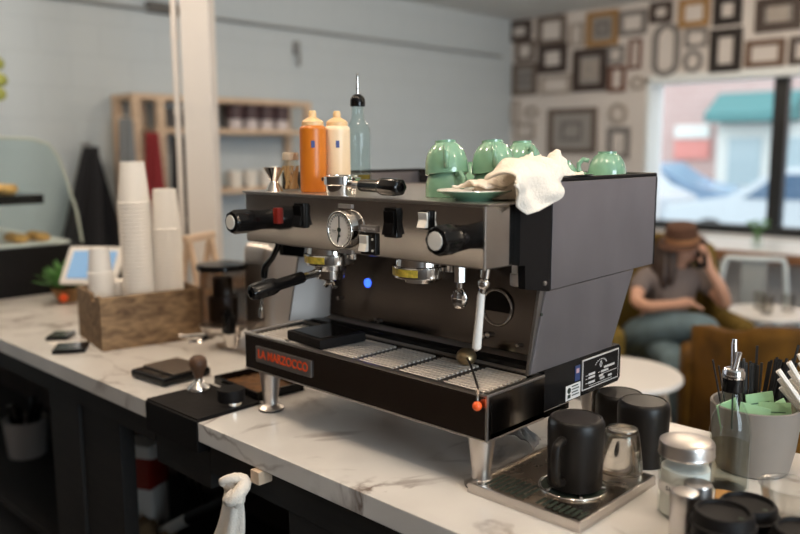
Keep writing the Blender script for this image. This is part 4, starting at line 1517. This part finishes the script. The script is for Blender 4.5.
# clear plastic cup
solo(MB().lathe([(0, 0), (.034, 0), (.035, .003), (.043, .064), (.0465, .066), (.0465, .068), (.042, .068), (.034, .006), (0, .005)], seg=44), 'plastic_cup', M_CLEARPL, 'clear plastic cup behind the black lids at the right', 'cup', (1.122, .262, 0))
solo(MB().box(-.02, .02, -.025, .025, 0, .030, .002), 'kraft_box', M_KRAFT, 'small brown kraft packet behind the slim shakers', 'packet', (1.035, .235, 0), R_(20))

# ================================================================== LEFT WALL: shelf unit and hangings
WZ = lambda py, s: .605 - (py - 150) / s
SX0, SX1 = WL + .02, WL + .30
t = thing('shelf_unit', 'pale pine shelf unit on the bluish wall beyond the column', 'shelf', (0, 0, 0))
for y in (1.47, 1.64, 2.02, 2.86):
    for x in (SX0 + .02, SX1 - .02):
        MB().box(x - .022, x + .022, y - .027, y + .027, -Z0, .963, .003).build('upright', M_PINE, t)
for z, y0, y1 in ((.945, 1.45, 2.88), (.735, 1.60, 2.88), (.325, 1.60, 2.88), (-.35, 1.45, 2.88)):
    MB().box(SX0, SX1, y0, y1, z - .018, z + .018, .003).build('board', M_PINE, t)
solo(MB().box(-.02, .02, -.13, .13, 0, .13, .004), 'dark_box', mat('charcoal_board', (0.06, 0.055, 0.055), 0.7), 'dark rectangular box on the shelf left of the column', 'box', (SX1 - .06, 1.80, .753))
for i in range(4):
    y = 2.25 + .135 * i
    o = thing('storage_jar', 'dark-lidded white jar on the upper shelf, %s from the column' % ('first', 'second', 'third', 'fourth')[i], 'jar', (SX1 - .08, y, .753), 0, 'jars on the upper shelf')
    MB().lathe([(0, 0), (.05, 0), (.052, .005), (.052, .07), (0, .07)], seg=24).build('body', mat('pale_pinkish_glaze', (0.62, 0.55, 0.55), 0.4), o)
    MB().lathe([(0, .07), (.0665, .07), (.0665, .165), (.058, .173), (0, .173)], seg=24).build('lid', mat('dark_plum_lid', (0.06, 0.03, 0.035), 0.5), o)
for i in range(4):
    y = 2.24 + .135 * i
    o = solo(MB().lathe([(0, 0), (.04, 0), (.052, .12), (.048, .12), (.037, .006), (0, .006)], seg=24), 'white_tumbler', M_WHITEPL,
             'white tumbler on the lower wall shelf, %s from the column' % ('first', 'second', 'third', 'fourth')[i], 'tumbler', (SX1 - .08, y, .343), 0, 'white tumblers on the lower wall shelf')


def hanging(name, label, y0, y1, z0, z1, m, topw=.35, x=SX1 + .03, depth=.05):
    mb = MB()

    def fn(u, v):
        wv = (topw + (1 - topw) * min(1, v * 1.6))
        yy = (y0 + y1) / 2 + (u - .5) * (y1 - y0) * wv
        xx = x + depth * .5 * math.sin(u * 16 + v) * (.4 + .6 * v) + depth * math.sin(PI * u)
        return (xx, yy, z1 + (z0 - z1) * v)
    mb.grid(fn, 30, 16)
    o = mb.build(name, m, None, (0, 0, Z0), angle=180)
    solidify(o, .012)
    tag(o, label, 'apron')
    return o


hanging('hanging_apron', 'dark red apron hanging in the shelf unit', 1.47, 1.62, .0, .72, M_REDCLOTH, .5)
hanging('hanging_apron', 'grey apron hanging left of the red one', 1.31, 1.43, .05, .80, M_GREYCLOTH, .6)
hanging('hanging_apron', 'black apron hanging right of the red one near the column', 1.66, 1.80, .0, .70, M_APRON, .6)
hanging('hanging_apron', 'wide black garment hanging on the wall behind the pastry case', 1.02, 1.46, -.35, .63, M_APRON, .12, x=WL + .08, depth=.12)
for (y, z, ds) in ((1.24, .63, 'black garment'), (1.545, .72, 'red apron'), (1.37, .80, 'grey apron'), (1.73, .70, 'black apron')):
    xx = WL if ds == 'black garment' else SX1
    x1 = WL + .10 if ds == 'black garment' else SX1 + .05
    mb = MB().tube([(xx - .002, y, z + .02), (x1, y, z + .01), (x1 + .01, y, z + .03)], .008, 8)
    tag(mb.build('coat_hook', M_BRUSH, None, (0, 0, Z0)), 'small metal hook carrying the %s by the shelf unit' % ds, 'hook')

# trailing plant at the left picture edge
t = thing('trailing_plant', 'yellow-green leaves of a hanging plant at the left edge', 'plant', (-2.77, .47, .62))
mb = MB()
mb.tube([(0, -.02, CZ - .62 - .001), (0, -.02, .9), (.01, 0, .5), (0, .01, .26)], .006, 6)
mb.build('stem', M_LEAFY, t)
mb = MB()
for k, (dy, z) in enumerate([(.02, .42), (.03, .34), (.02, .27), (-.05, .38), (-.06, .30), (-.04, .47)]):
    mb.sphere((0, dy, z), (.02, .045, .035), 12, 8)
mb.build('leaves', M_LEAFY, t)

# ================================================================== FRAMES ON THE BACK WALL
FR = [(-3.4, 1.79, .28, .21), (-3.33, 1.59, .23, .21), (-3.33, 1.31, .3, .32), (-3.02, 1.76, .33, .28), (-3.0, 1.49, .33, .28), (-2.96, 1.235, .35, .19), (-2.735, 1.69, .15, .22), (-2.46, 1.72, .33, .32), (-2.58, 1.35, .37, .40), (-2.15, 1.74, .28, .22), (-2.31, 1.47, .17, .16), (-2.29, 1.25, .17, .24), (-2.115, 1.46, .12, .27), (-2.08, 1.2, .15, .14), (-1.88, 1.80, .21, .18), (-1.82, 1.47, .26, .47), (-1.58, 1.76, .27, .24), (-1.55, 1.55, .2, .16), (-1.57, 1.355, .17, .19), (-1.29, 1.75, .24, .25), (-1.29, 1.42, .27, .36), (-.88, 1.67, .36, .27), (-.97, 1.37, .31, .22), (-.70, 1.37, .16, .22), (-2.76, .78, .55, .44), (-2.27, .93, .19, .20), (-2.25, .66, .23, .29), (-3.44, .98, .10, .24), (-3.24, .98, .18, .15), (-3.31, .79, .24, .17)]
FC = {'dk': (0.055, 0.036, 0.030), 'gb': (0.16, 0.125, 0.105), 'lt': (0.42, 0.37, 0.33), 'gold': (0.36, 0.20, 0.07), 'red': (0.17, 0.07, 0.045), 'gy': (0.22, 0.205, 0.20), 'bk': (0.018, 0.013, 0.012), 'br': (0.15, 0.085, 0.055)}
FD = [('dk', 'r', 'small dark brown frame highest in the wall corner'), ('gb', 'r', 'small grey-brown frame second down by the wall corner'), ('gb', 'd', 'double-bordered brown frame third down by the wall corner'),
      ('gb', 'r', 'square grey-brown frame near the ceiling, second from the corner'), ('dk', 'r', 'dark square frame below the square grey-brown one'), ('lt', 'r', 'pale whitish wide frame below the dark square one'),
      ('lt', 'r', 'narrow pale upright frame left of the tan gold double frame'), ('gold', 'd', 'tan gold frame with a grey inner frame near the ceiling'), ('dk', 'd', 'large dark frame with a second pale frame inside'),
      ('gy', 'r', 'grey-brown frame near the ceiling right of the tan gold one'), ('gy', 'r', 'small grey square frame above the reddish upright one'), ('red', 'r', 'reddish brown upright frame beside the large double frame'),
      ('red', 'r', 'slim copper-dark upright frame left of the tall oval'), ('lt', 'o', 'tiny pale oval frame below the slim copper one'), ('dk', 'r', 'dark brown frame just above the tall oval'),
      ('gy', 'o', 'tall dark grey stadium-shaped oval frame left of the window top'), ('gold', 'r', 'yellow gold frame at the top, right of the tall oval'), ('gy', 'r', 'small grey frame under the yellow gold one'),
      ('gy', 'o', 'round grey frame under the small grey one'), ('bk', 'r', 'black frame at the top right of the yellow gold one'), ('bk', 'r', 'thick black upright frame above the window'),
      ('dk', 'd', 'wide dark brown frame at the top right corner of the photo'), ('br', 'r', 'wide brown frame directly above the window'), ('dk', 'r', 'dark frame above the window, cut by the photo edge'),
      ('gb', 'd', 'large wide grey-brown frame lowest behind the green cups'), ('lt', 'o', 'pale oval frame above the tall grey one beside the window'), ('gy', 'r', 'tall grey frame lowest beside the window jamb'),
      ('lt', 'r', 'narrow pale frame low in the wall corner'), ('lt', 'o', 'round pale frame low near the wall corner'), ('lt', 'r', 'pale frame lowest near the wall corner')]
for (cx, cz, fw, fh), (c, kd, lab) in zip(FR, FD):
    m = mat('frame_' + c, FC[c], 0.5, var=.15, scale=30)
    t = thing('picture_frame', lab, 'frame', (cx, WB - .001, cz), 0, 'empty frames on the back wall')
    bw = min(.052, fw * .21, fh * .21) * (1.35 if c in ('bk', 'dk') else 1.0)
    if kd == 'o':
        mb = MB()
        n = 48
        prev = None
        r_ = min(fw, fh) / 2
        rings = []
        for i in range(n):
            a = 2 * PI * i / n
            ext = (fh - fw) / 2
            ox = fw / 2 * math.cos(a)
            oz = r_ * math.sin(a) + (ext if math.sin(a) > 0 else -ext)
            ix = (fw / 2 - bw) * math.cos(a)
            iz = (r_ - bw) * math.sin(a) + (ext if math.sin(a) > 0 else -ext)
            rings.append([mb.bm.verts.new(q) for q in ((ox, 0, oz), (ox, -.022, oz), (ix, -.026, iz), (ix, 0, iz))])
        for i in range(n):
            a, b_ = rings[i], rings[(i + 1) % n]
            for k in range(4):
                mb.bm.faces.new((a[k], a[(k + 1) % 4], b_[(k + 1) % 4], b_[k]))
        mb.build('moulding', m, t)
    else:
        MB().ring_frame(-fw / 2, fw / 2, -fh / 2, fh / 2, bw, -.028, 0, .004).build('moulding', m, t)
        if kd == 'd':
            g = .22
            MB().ring_frame(-fw * g, fw * g, -fh * g, fh * g, bw * .8, -.022, -.004, .003).build('inner_frame', mat('frame_gy' if c != 'dk' else 'frame_lt', FC['gy' if c != 'dk' else 'lt'], 0.5, var=.15, scale=30), t)
            MB().box(-fw / 2 + bw, fw / 2 - bw, -.004, -.0005, -fh / 2 + bw, fh / 2 - bw).build('backing', mat('grey_backing', (0.36, 0.345, 0.33), 0.8), t)

# ================================================================== CAFE FURNITURE
# window bar
t = thing('window_bar', 'long white-topped bar with a brown wooden edge under the window', 'bar table', (0, 0, -Z0))
MB().box(-1.35, 4.2, 4.93, WB - .02, .735, .775, .003).build('top', M_WHITETAB, t)
MB().box(-1.35, 4.2, 4.90, 4.93, .70, .775, .003).build('edge', wood('brown_edge_wood', (0.16, 0.07, 0.03), (0.28, 0.13, 0.06), 5), t)
for x in (-1.2, 1.0, 3.0):
    MB().box(x - .03, x + .03, 5.0, 5.06, 0, .70).build('leg', M_WBLACK, t)
# plant in vase on bar
t = thing('vase_plant', 'little green sprig in a clear vase on the window bar', 'plant', (-.70, 5.15, -.145))
MB().lathe([(0, 0), (.04, 0), (.045, .08), (.03, .11), (.027, .11), (.04, .08), (.036, .006), (0, .006)], seg=24).build('vase', M_GLASS, t)
mb = MB()
for k in range(12):
    a = k * 2.4
    mb.tube([(0, 0, .02), (.02 * math.cos(a), .02 * math.sin(a), .12), (.07 * math.cos(a), .07 * math.sin(a), .17 + .02 * (k % 3))], [.003, .003, .002], 5)
    mb.sphere((.07 * math.cos(a), .07 * math.sin(a), .17 + .02 * (k % 3)), (.018, .018, .010), 8, 6)
mb.build('sprig', M_LEAF, t)


# metal cafe chair
def metal_chair(label, x, y, rz):
    t = thing('metal_chair', label, 'chair', (x, y, -Z0), rz, 'pale metal chairs by the window bar')
    MB().box(-.19, .19, -.18, .18, .435, .455, .01, 3).build('seat', M_PALEMETAL, t)
    for sx in (-1, 1):
        for sy in (-1, 1):
            MB().tube([(sx * .16, sy * .15, .44), (sx * .22, sy * .21, .006)], [.022, .014], 8).build('leg', M_PALEMETAL, t)
    pts = []
    for i in range(21):
        a = PI * i / 20
        pts.append((-.20 * math.cos(a) if True else 0, .16 + .05 * math.sin(a), .46 + .38 * min(1, 1.9 * math.sin(a))))
    MB().tube(pts, .018, 10).build('back_hoop', M_PALEMETAL, t)
    MB().box(-.075, .075, .185, .195, .455, .83, .004).build('back_splat', mat('grey_splat_metal', (0.30, 0.31, 0.30), 0.45), t)
    return t


metal_chair('pale metal chair with hooped back just right of the seated person', -.40, 4.24, R_(205))
metal_chair('pale metal chair at the right photo edge beyond the mustard chair', .10, 4.65, R_(160))


# round tables
def round_table(label, x, y, r, h, legm, group=None):
    t = thing('round_table', label, 'table', (x, y, -Z0), 0, group)
    MB().lathe([(0, h - .028), (r - .01, h - .028), (r, h - .020), (r, h - .006), (r - .006, h), (0, h)], seg=56).build('tabletop', M_WHITETAB, t)
    for k in range(3):
        a = .55 + 2 * PI * k / 3
        MB().tube([(r * .70 * math.cos(a), r * .70 * math.sin(a), h - .026), (r * .98 * math.cos(a), r * .98 * math.sin(a), .004)], [.018, .012], 10).build('leg', legm, t)
    return t


round_table('white round side table with pale wooden legs beside the machine', -.146, 2.014, .285, .565, M_PINE)
round_table('small white round table right of the seated person', -.02, 3.50, .22, .63, M_PALEMETAL)
for i, (dx, dy) in enumerate(((-.06, .02), (.08, .05), (.02, -.10))):
    solo(MB().lathe([(0, 0), (.03, 0), (.036, .10), (.034, .10), (.028, .005), (0, .005)], seg=24), 'water_glass', M_CLEARPL,
         'clear water glass on the small white table, %s' % ('left one', 'back right one', 'front one')[i], 'glass', (-.02 + dx, 3.50 + dy, -Z0 + .63), 0, 'glasses on the small table')

# mustard chair seen from behind
t = thing('mustard_armchair', 'mustard velvet tub chair with its back to the counter', 'armchair', (.468, 2.17, -Z0), R_(27))
mb = MB()
outl = [(-.295, 0.360), (-.305, 0.747), (-.285, 0.764), (-.20, 0.768), (-.13, 0.788), (-.09, 0.808), (.0, 0.816), (.16, 0.814), (.30, 0.812), (.36, 0.817), (.44, 0.797), (.46, 0.772), (.45, 0.360)]
n = 16


def chair_back(u, v):
    # u across the back, v up it, follows the top outline
    X = -.30 + .76 * u
    for (a, za), (b_, zb) in zip(outl[1:-2], outl[2:-1]):
        if a <= X <= b_ or (X < outl[1][0]):
            f = (X - a) / max(1e-6, (b_ - a))
            zt = za + (zb - za) * min(1, max(0, f))
            break
    else:
        zt = .80
    q = (u - .5) * 2
    return (X, .02 + .30 * abs(q) ** 3, .14 + (zt - .14) * v)


o = MB().grid(chair_back, 40, 14).build('backrest', M_VELVET, t, angle=180)
solidify(o, .075, -1 if True else 1)
MB().box(-.22, .38, .12, .62, .16, .44, .05, 4).build('seat', M_VELVET, t)
for s, X in ((-1, -.285), (1, .405)):
    MB().box(X - .045, X + .045, .30, .64, .16, .62, .04, 4).build('armrest', M_VELVET, t)
for (X, Y) in ((-.22, .12), (.37, .12), (-.22, .56), (.37, .56)):
    MB().tube([(X, Y, .17), (X, Y, .004)], [.022, .014], 10).build('leg', M_TAMPWOOD, t)

# ------------------------------------------------------------------ person in olive armchair
PXX, PYY, PR = -.346, 3.056, R_(43.9)
t = thing('olive_armchair', 'olive velvet wing chair the person in the hat sits in', 'armchair', (PXX, PYY, -Z0), PR)
MB().box(-.38, .24, -.34, .36, .12, .375, .05, 4).build('seat', M_OLIVE, t)
mb = MB()
mb.prism([(-.36, .30), (-.37, .86), (-.30, 1.00), (-.10, 1.05), (.12, 1.03), (.24, .98), (.27, .86), (.25, .30)], 'y', .26, .40, .03)
mb.build('backrest', M_OLIVE, t)
MB().prism([(.40, .36), (.05, .40), (-.02, .66), (.16, .82), (.22, .985), (.34, 1.0), (.40, .9)], 'x', .20, .275, .02).build('wing', M_OLIVE, t)
MB().prism([(.40, .36), (.05, .40), (-.02, .66), (.16, .82), (.22, .985), (.34, 1.0), (.40, .9)], 'x', -.42, -.345, .02).build('wing', M_OLIVE, t)
MB().box(.20, .30, -.32, .30, .14, .66, .045, 4).build('armrest', M_OLIVE, t)
MB().box(-.46, -.36, -.32, .30, .14, .62, .045, 4).build('armrest', M_OLIVE, t)
for (X, Y) in ((-.33, -.28), (.2, -.28), (-.33, .30), (.2, .30)):
    MB().tube([(X, Y, .13), (X, Y, .004)], [.022, .014], 10).build('leg', M_TAMPWOOD, t)


def skin_mesh(name, joints, m, parent, levels=2):
    """joints: list of chains [(point, radius), ...]; chains whose first point repeats an earlier point join there"""
    me = bpy.data.meshes.new(name + '_skeleton')
    V, E, Rr = [], [], []

    def idx(p):
        for i, q in enumerate(V):
            if (Vector(q) - Vector(p)).length < 1e-5:
                return i
        return None
    for ch in joints:
        prev = None
        for p, r in ch:
            i = idx(p)
            if i is None:
                V.append(p); Rr.append(r)
                i = len(V) - 1
            if prev is not None:
                E.append((prev, i))
            prev = i
    me.from_pydata(V, E, [])
    o = bpy.data.objects.new(name, me)
    COL.objects.link(o)
    md = o.modifiers.new('skin', 'SKIN')
    sv = me.skin_vertices[0].data
    for i, r in enumerate(Rr):
        rr = r if isinstance(r, tuple) else (r, r)
        sv[i].radius = rr
        sv[i].use_root = (i == 0)
    subsurf(o, levels)
    dg = bpy.context.evaluated_depsgraph_get()
    nm = bpy.data.meshes.new_from_object(o.evaluated_get(dg))
    bpy.data.objects.remove(o)
    nm.name = name
    nm.polygons.foreach_set('use_smooth', [True] * len(nm.polygons))
    nm.materials.clear()
    nm.materials.append(m)
    oo = bpy.data.objects.new(name, nm)
    COL.objects.link(oo)
    oo.parent = parent
    return oo


pe = thing('person', 'person in a brown hat and taupe shirt sitting and holding a phone', 'person', (PXX, PYY, -Z0), PR)
hip = (-.09, .08, .47)
chest = (-.035, .09, .70)
neckb = (-.015, .07, .86)
body = [
    [(hip, (.13, .10)), ((-.06, .09, .58), (.115, .09)), (chest, (.125, .09)), ((-.02, .085, .81), (.10, .07)), (neckb, .05), ((.0, .055, .905), .045),
     ((.012, .03, .945), (.060, .058)), ((.02, .015, .985), (.072, .078)), ((.018, .025, 1.03), (.068, .074)), ((.015, .03, 1.065), .040)],
    [((-.02, .085, .81), .09), ((-.16, .07, .83), .055), ((-.20, .045, .80), .047), ((-.245, -.05, .71), .037), ((-.21, -.16, .705), .034), ((-.11, -.25, .735), .026), ((-.06, -.28, .745), .030)],
    [((-.02, .085, .81), .09), ((.12, .06, .83), .055), ((.165, .035, .80), .045), ((.235, -.08, .69), .036), ((.185, -.10, .80), .033), ((.125, -.085, .90), .024), ((.105, -.075, .935), .026)],
    [(hip, .12), ((-.20, .05, .49), .09), ((-.17, -.12, .58), .082), ((.02, -.36, .655), .058), ((.035, -.385, .60), .056), ((.05, -.41, .46), .052), ((.07, -.43, .31), .034), ((.085, -.45, .26), .036), ((.12, -.53, .235), .030), ((.14, -.58, .22), .018)],
    [(hip, .12), ((-.10, .0, .46), .085), ((-.12, -.22, .47), .075), ((-.13, -.38, .475), .056), ((-.135, -.38, .40), .054), ((-.14, -.37, .28), .048), ((-.15, -.35, .10), .034), ((-.15, -.38, .055), .036), ((-.15, -.50, .035), .030), ((-.15, -.54, .03), .018)],
    # nose
    [((.02, .015, .985), .072), ((.065, -.045, .985), .020), ((.078, -.062, .980), .011)],
]
# fingers
for k, (dx, dz, L_) in enumerate(((-.012, .030, .05), (-.004, .037, .056), (.006, .036, .054), (.015, .028, .045))):
    body.append([((.105, -.075, .935), .026), ((.105 + dx, -.088, .935 + dz), .0095), ((.088 + dx, -.098, .945 + dz + L_ * .5), .0085), ((.070 + dx, -.088, .950 + dz + L_ * .7), .007)])
body.append([((.105, -.075, .935), .026), ((.078, -.092, .935), .010), ((.066, -.09, .96), .008)])
for k, dy in enumerate((-.014, -.004, .006, .016)):
    body.append([((-.06, -.28, .745), .028), ((-.03 + .3 * dy, -.30 + dy * .6, .748), .0095), ((-.005, -.315 + dy * .9, .737), .0085), ((.008, -.320 + dy, .722), .007)])
body.append([((-.06, -.28, .745), .028), ((-.05, -.30, .77), .010), ((-.03, -.315, .77), .008)])
skin_mesh('body', body, M_SKIN, pe, 2)
shirt = [
    [((-.09, .08, .46), (.145, .115)), ((-.06, .09, .58), (.128, .105)), (chest, (.138, .105)), ((-.02, .085, .81), (.108, .08)), ((-.015, .072, .85), .06)],
    [((-.02, .085, .81), .10), ((-.16, .07, .825), .066), ((-.205, .04, .79), .058), ((-.225, -.005, .745), .056)],
    [((-.02, .085, .81), .10), ((.12, .06, .825), .066), ((.17, .03, .79), .056), ((.195, -.015, .75), .054)],
]
skin_mesh('shirt', shirt, M_SHIRT, pe, 2)
jeans = [
    [((-.09, .08, .50), (.14, .115)), ((-.09, .08, .45), (.15, .12)), ((-.20, .05, .49), .118), ((-.17, -.12, .58), .106), ((.02, -.36, .655), .070), ((.035, -.385, .60), .068), ((.05, -.41, .46), .062), ((.062, -.425, .345), .050)],
    [((-.09, .08, .45), .12), ((-.10, .0, .46), .108), ((-.12, -.22, .47), .094), ((-.13, -.38, .475), .068), ((-.135, -.38, .40), .066), ((-.14, -.37, .28), .058), ((-.148, -.355, .13), .046)],
]
skin_mesh('jeans', jeans, M_JEANS, pe, 2)
for pts in ([(.07, -.43, .265), (.10, -.48, .245), (.145, -.575, .215)], [(-.15, -.34, .05), (-.15, -.42, .045), (-.15, -.56, .035)]):
    MB().tube(pts, [.042, .042, .026], 12).build('shoe', M_MBLACK, pe)
hb_ = MB().sphere((-.008, .055, .99), (.088, .085, .095), 24, 16)
for (x0_, y0_, dx, dy, zz, r_) in ((-.062, .03, -.03, -.05, .775, .036), (-.085, .055, -.03, -.02, .79, .036), (-.05, .10, -.03, .01, .78, .045), (.02, .115, .01, .01, .80, .040), (-.045, -.005, -.015, -.045, .80, .026), (.07, .075, .0, .0, .84, .026)):
    hb_.tube([(x0_, y0_, 1.02), (x0_ + dx * .4, y0_ + dy * .4, .93), (x0_ + dx * .9, y0_ + dy * .9, .85), (x0_ + dx, y0_ + dy, zz)], [r_ * .9, r_ * 1.1, r_, r_ * .35], 14)
hb_.build('hair', M_HAIR, pe)
Mh = Matrix.Translation((.012, .025, 1.035)) @ Matrix.Rotation(R_(-8), 4, 'Y') @ Matrix.Rotation(R_(12), 4, 'X')
ht = MB().lathe([(.085, .0), (.118, -.008), (.128, -.012), (.119, -.005), (.086, .006), (.083, .05), (.072, .085), (.045, .094), (0, .088)], seg=40, M=Mh, ry=1.12)
ho = ht.build('hat', M_HAT, pe)
solidify(ho, .005)
MB().lathe([(.0885, .006), (.0895, .008), (.088, .030), (.0865, .030)], seg=40, M=Mh, ry=1.12).build('hat_band', M_HATBAND, ho)
for s in (0, 1):
    c = Vector((.062, -.048, 1.0)) if s == 0 else Vector((.088, -.005, 1.0))
    MB().sphere(c, .010, 12, 8).build('eye', M_WHITEPL, pe)
gl = MB().torus((.072, -.058, 1.0), .021, .003, 'y', 20, 8).torus((.100, -.010, 1.0), .019, .003, 'x', 20, 8)
gl.tube([(.052, -.056, 1.004), (-.02, -.01, 1.006)], .0025, 6)
gl.build('glasses', mat('pale_glasses', (0.55, 0.62, 0.72), 0.2), pe)
MB().tube([(.046, -.052, .948), (.060, -.058, .950), (.072, -.048, .949)], [.004, .007, .004], 8).build('mouth', mat('lips', (0.40, 0.13, 0.11), 0.5), pe)
mb = MB()
Mp = Matrix.Translation((.078, -.078, .968)) @ Matrix.Rotation(R_(-20), 4, 'X') @ Matrix.Rotation(R_(35), 4, 'Z')
mb.box(-.005, .005, -.036, .036, -.07, .07, .004, M=Mp)
o = mb.build('mobile_phone', M_MBLACK, None, (PXX, PYY, 0))
o.rotation_euler = (0, 0, PR)
tag(o, 'black mobile phone held to the seated person\'s ear', 'phone')

# ================================================================== OUTSIDE THE WINDOW
GO = -Z0 - .30
mb = MB().box(-40, 40, WB + .26, 60, GO - .05, GO)
tag(mb.build('street', M_ASPHALT, None, (0, 0, Z0)), kind='structure')
t = thing('shop_building', 'pink brick building across the street with a white shopfront', 'building', (0, 0, 0))
BY = 22.0
MB().box(-30, 14, BY, BY + 6, GO, 7.5).build('wall', M_BRICKOUT, t)
MB().box(-7.95, -3.2, BY - .15, BY - .01, GO, 1.28).build('shopfront', M_STORE, t)
for i in range(4):
    MB().box(-7.6 + 1.15 * i, -6.7 + 1.15 * i, BY - .2, BY - .14, GO + .8, .9).build('shop_window', mat('pale_shop_glass', (0.50, 0.60, 0.66), 0.1), t)
mb = MB()
mb.prism([(BY - .02, 2.15), (BY - 1.0, 1.55), (BY - 1.0, 1.33), (BY - .02, 1.33)], 'x', -8.0, -5.75)
tag(mb.build('awning', M_TEAL, None, (0, 0, Z0)), 'teal canvas awning over the shopfront across the street', 'awning')
s = thing('street_sign', 'white and red sign on the pink brick wall across the street', 'sign', (0, 0, 0))
MB().box(-9.25, -8.2, BY - .12, BY - .01, .30, .85, .02).build('red_panel', M_REDSIGN, s)
MB().box(-9.25, -8.2, BY - .12, BY - .01, .90, 1.28, .02).build('white_panel', M_SIGNW, s)


def car(label, x, y, rz, m, L_=4.4, Hc=1.5, van=False):
    t = thing('parked_car', label, 'car', (x, y, GO), rz)
    h = L_ / 2
    if van:
        prof = [(-h, .35), (-h, 1.0), (-h + .1, Hc), (h - 1.3, Hc), (h - .7, 1.05), (h - .05, .9), (h, .35)]
    else:
        prof = [(-h, .35), (-h, .85), (-h + .35, .95), (-h + .9, Hc), (h - 1.9, Hc), (h - 1.2, .98), (h - .15, .85), (h, .35)]
    MB().prism(prof, 'y', -.85, .85, .06).build('body', m, t)
    if van:
        gp = [(-h + .3, 1.0), (-h + .3, Hc - .1), (h - 1.4, Hc - .1), (h - .95, 1.03)]
    else:
        gp = [(-h + .62, 1.0), (-h + 1.0, Hc - .09), (h - 1.95, Hc - .09), (h - 1.42, 1.0)]
    MB().prism(gp, 'y', -.87, .87).build('windows', M_CARGLASS, t)
    for wx in (-h + .85, h - .9):
        for wy in (-.80, .80):
            w_ = MB().cyl((wx, wy - .1, .32), (wx, wy + .1, .32), .32, seg=28, bev=.03).build('wheel', M_TYRE, t)
            MB().cyl((wx, wy - .11, .32), (wx, wy + .11, .32), .19, seg=20).build('hubcap', M_PALEMETAL, w_)


car('white car parked behind the window mullion, right of the sign', -2.9, 13.4, R_(186), M_CARW)
car('blue car parked further back by the shopfront', -7.6, 17.6, R_(4), M_CARB)
car('white van at the left side of the window', -7.4, 14.2, R_(-8), M_CARW, 4.0, 1.75, True)
car('blue car at the right of the window mullion', 2.3, 13.6, R_(2), M_CARB)

# back bar behind the camera, part of the room that the steel reflects
bk = thing('back_bar', 'dark cabinet run behind the barista side of the counter', 'cabinet', (0, 0, -Z0))
MB().box(-3.4, 4.6, WF + .01, WF + .62, 0, .88, .004).build('body', M_BARBACK, bk)
MB().box(-3.4, 4.6, WF + .01, WF + .65, .88, .92, .004).build('top', M_BARBACK, bk)
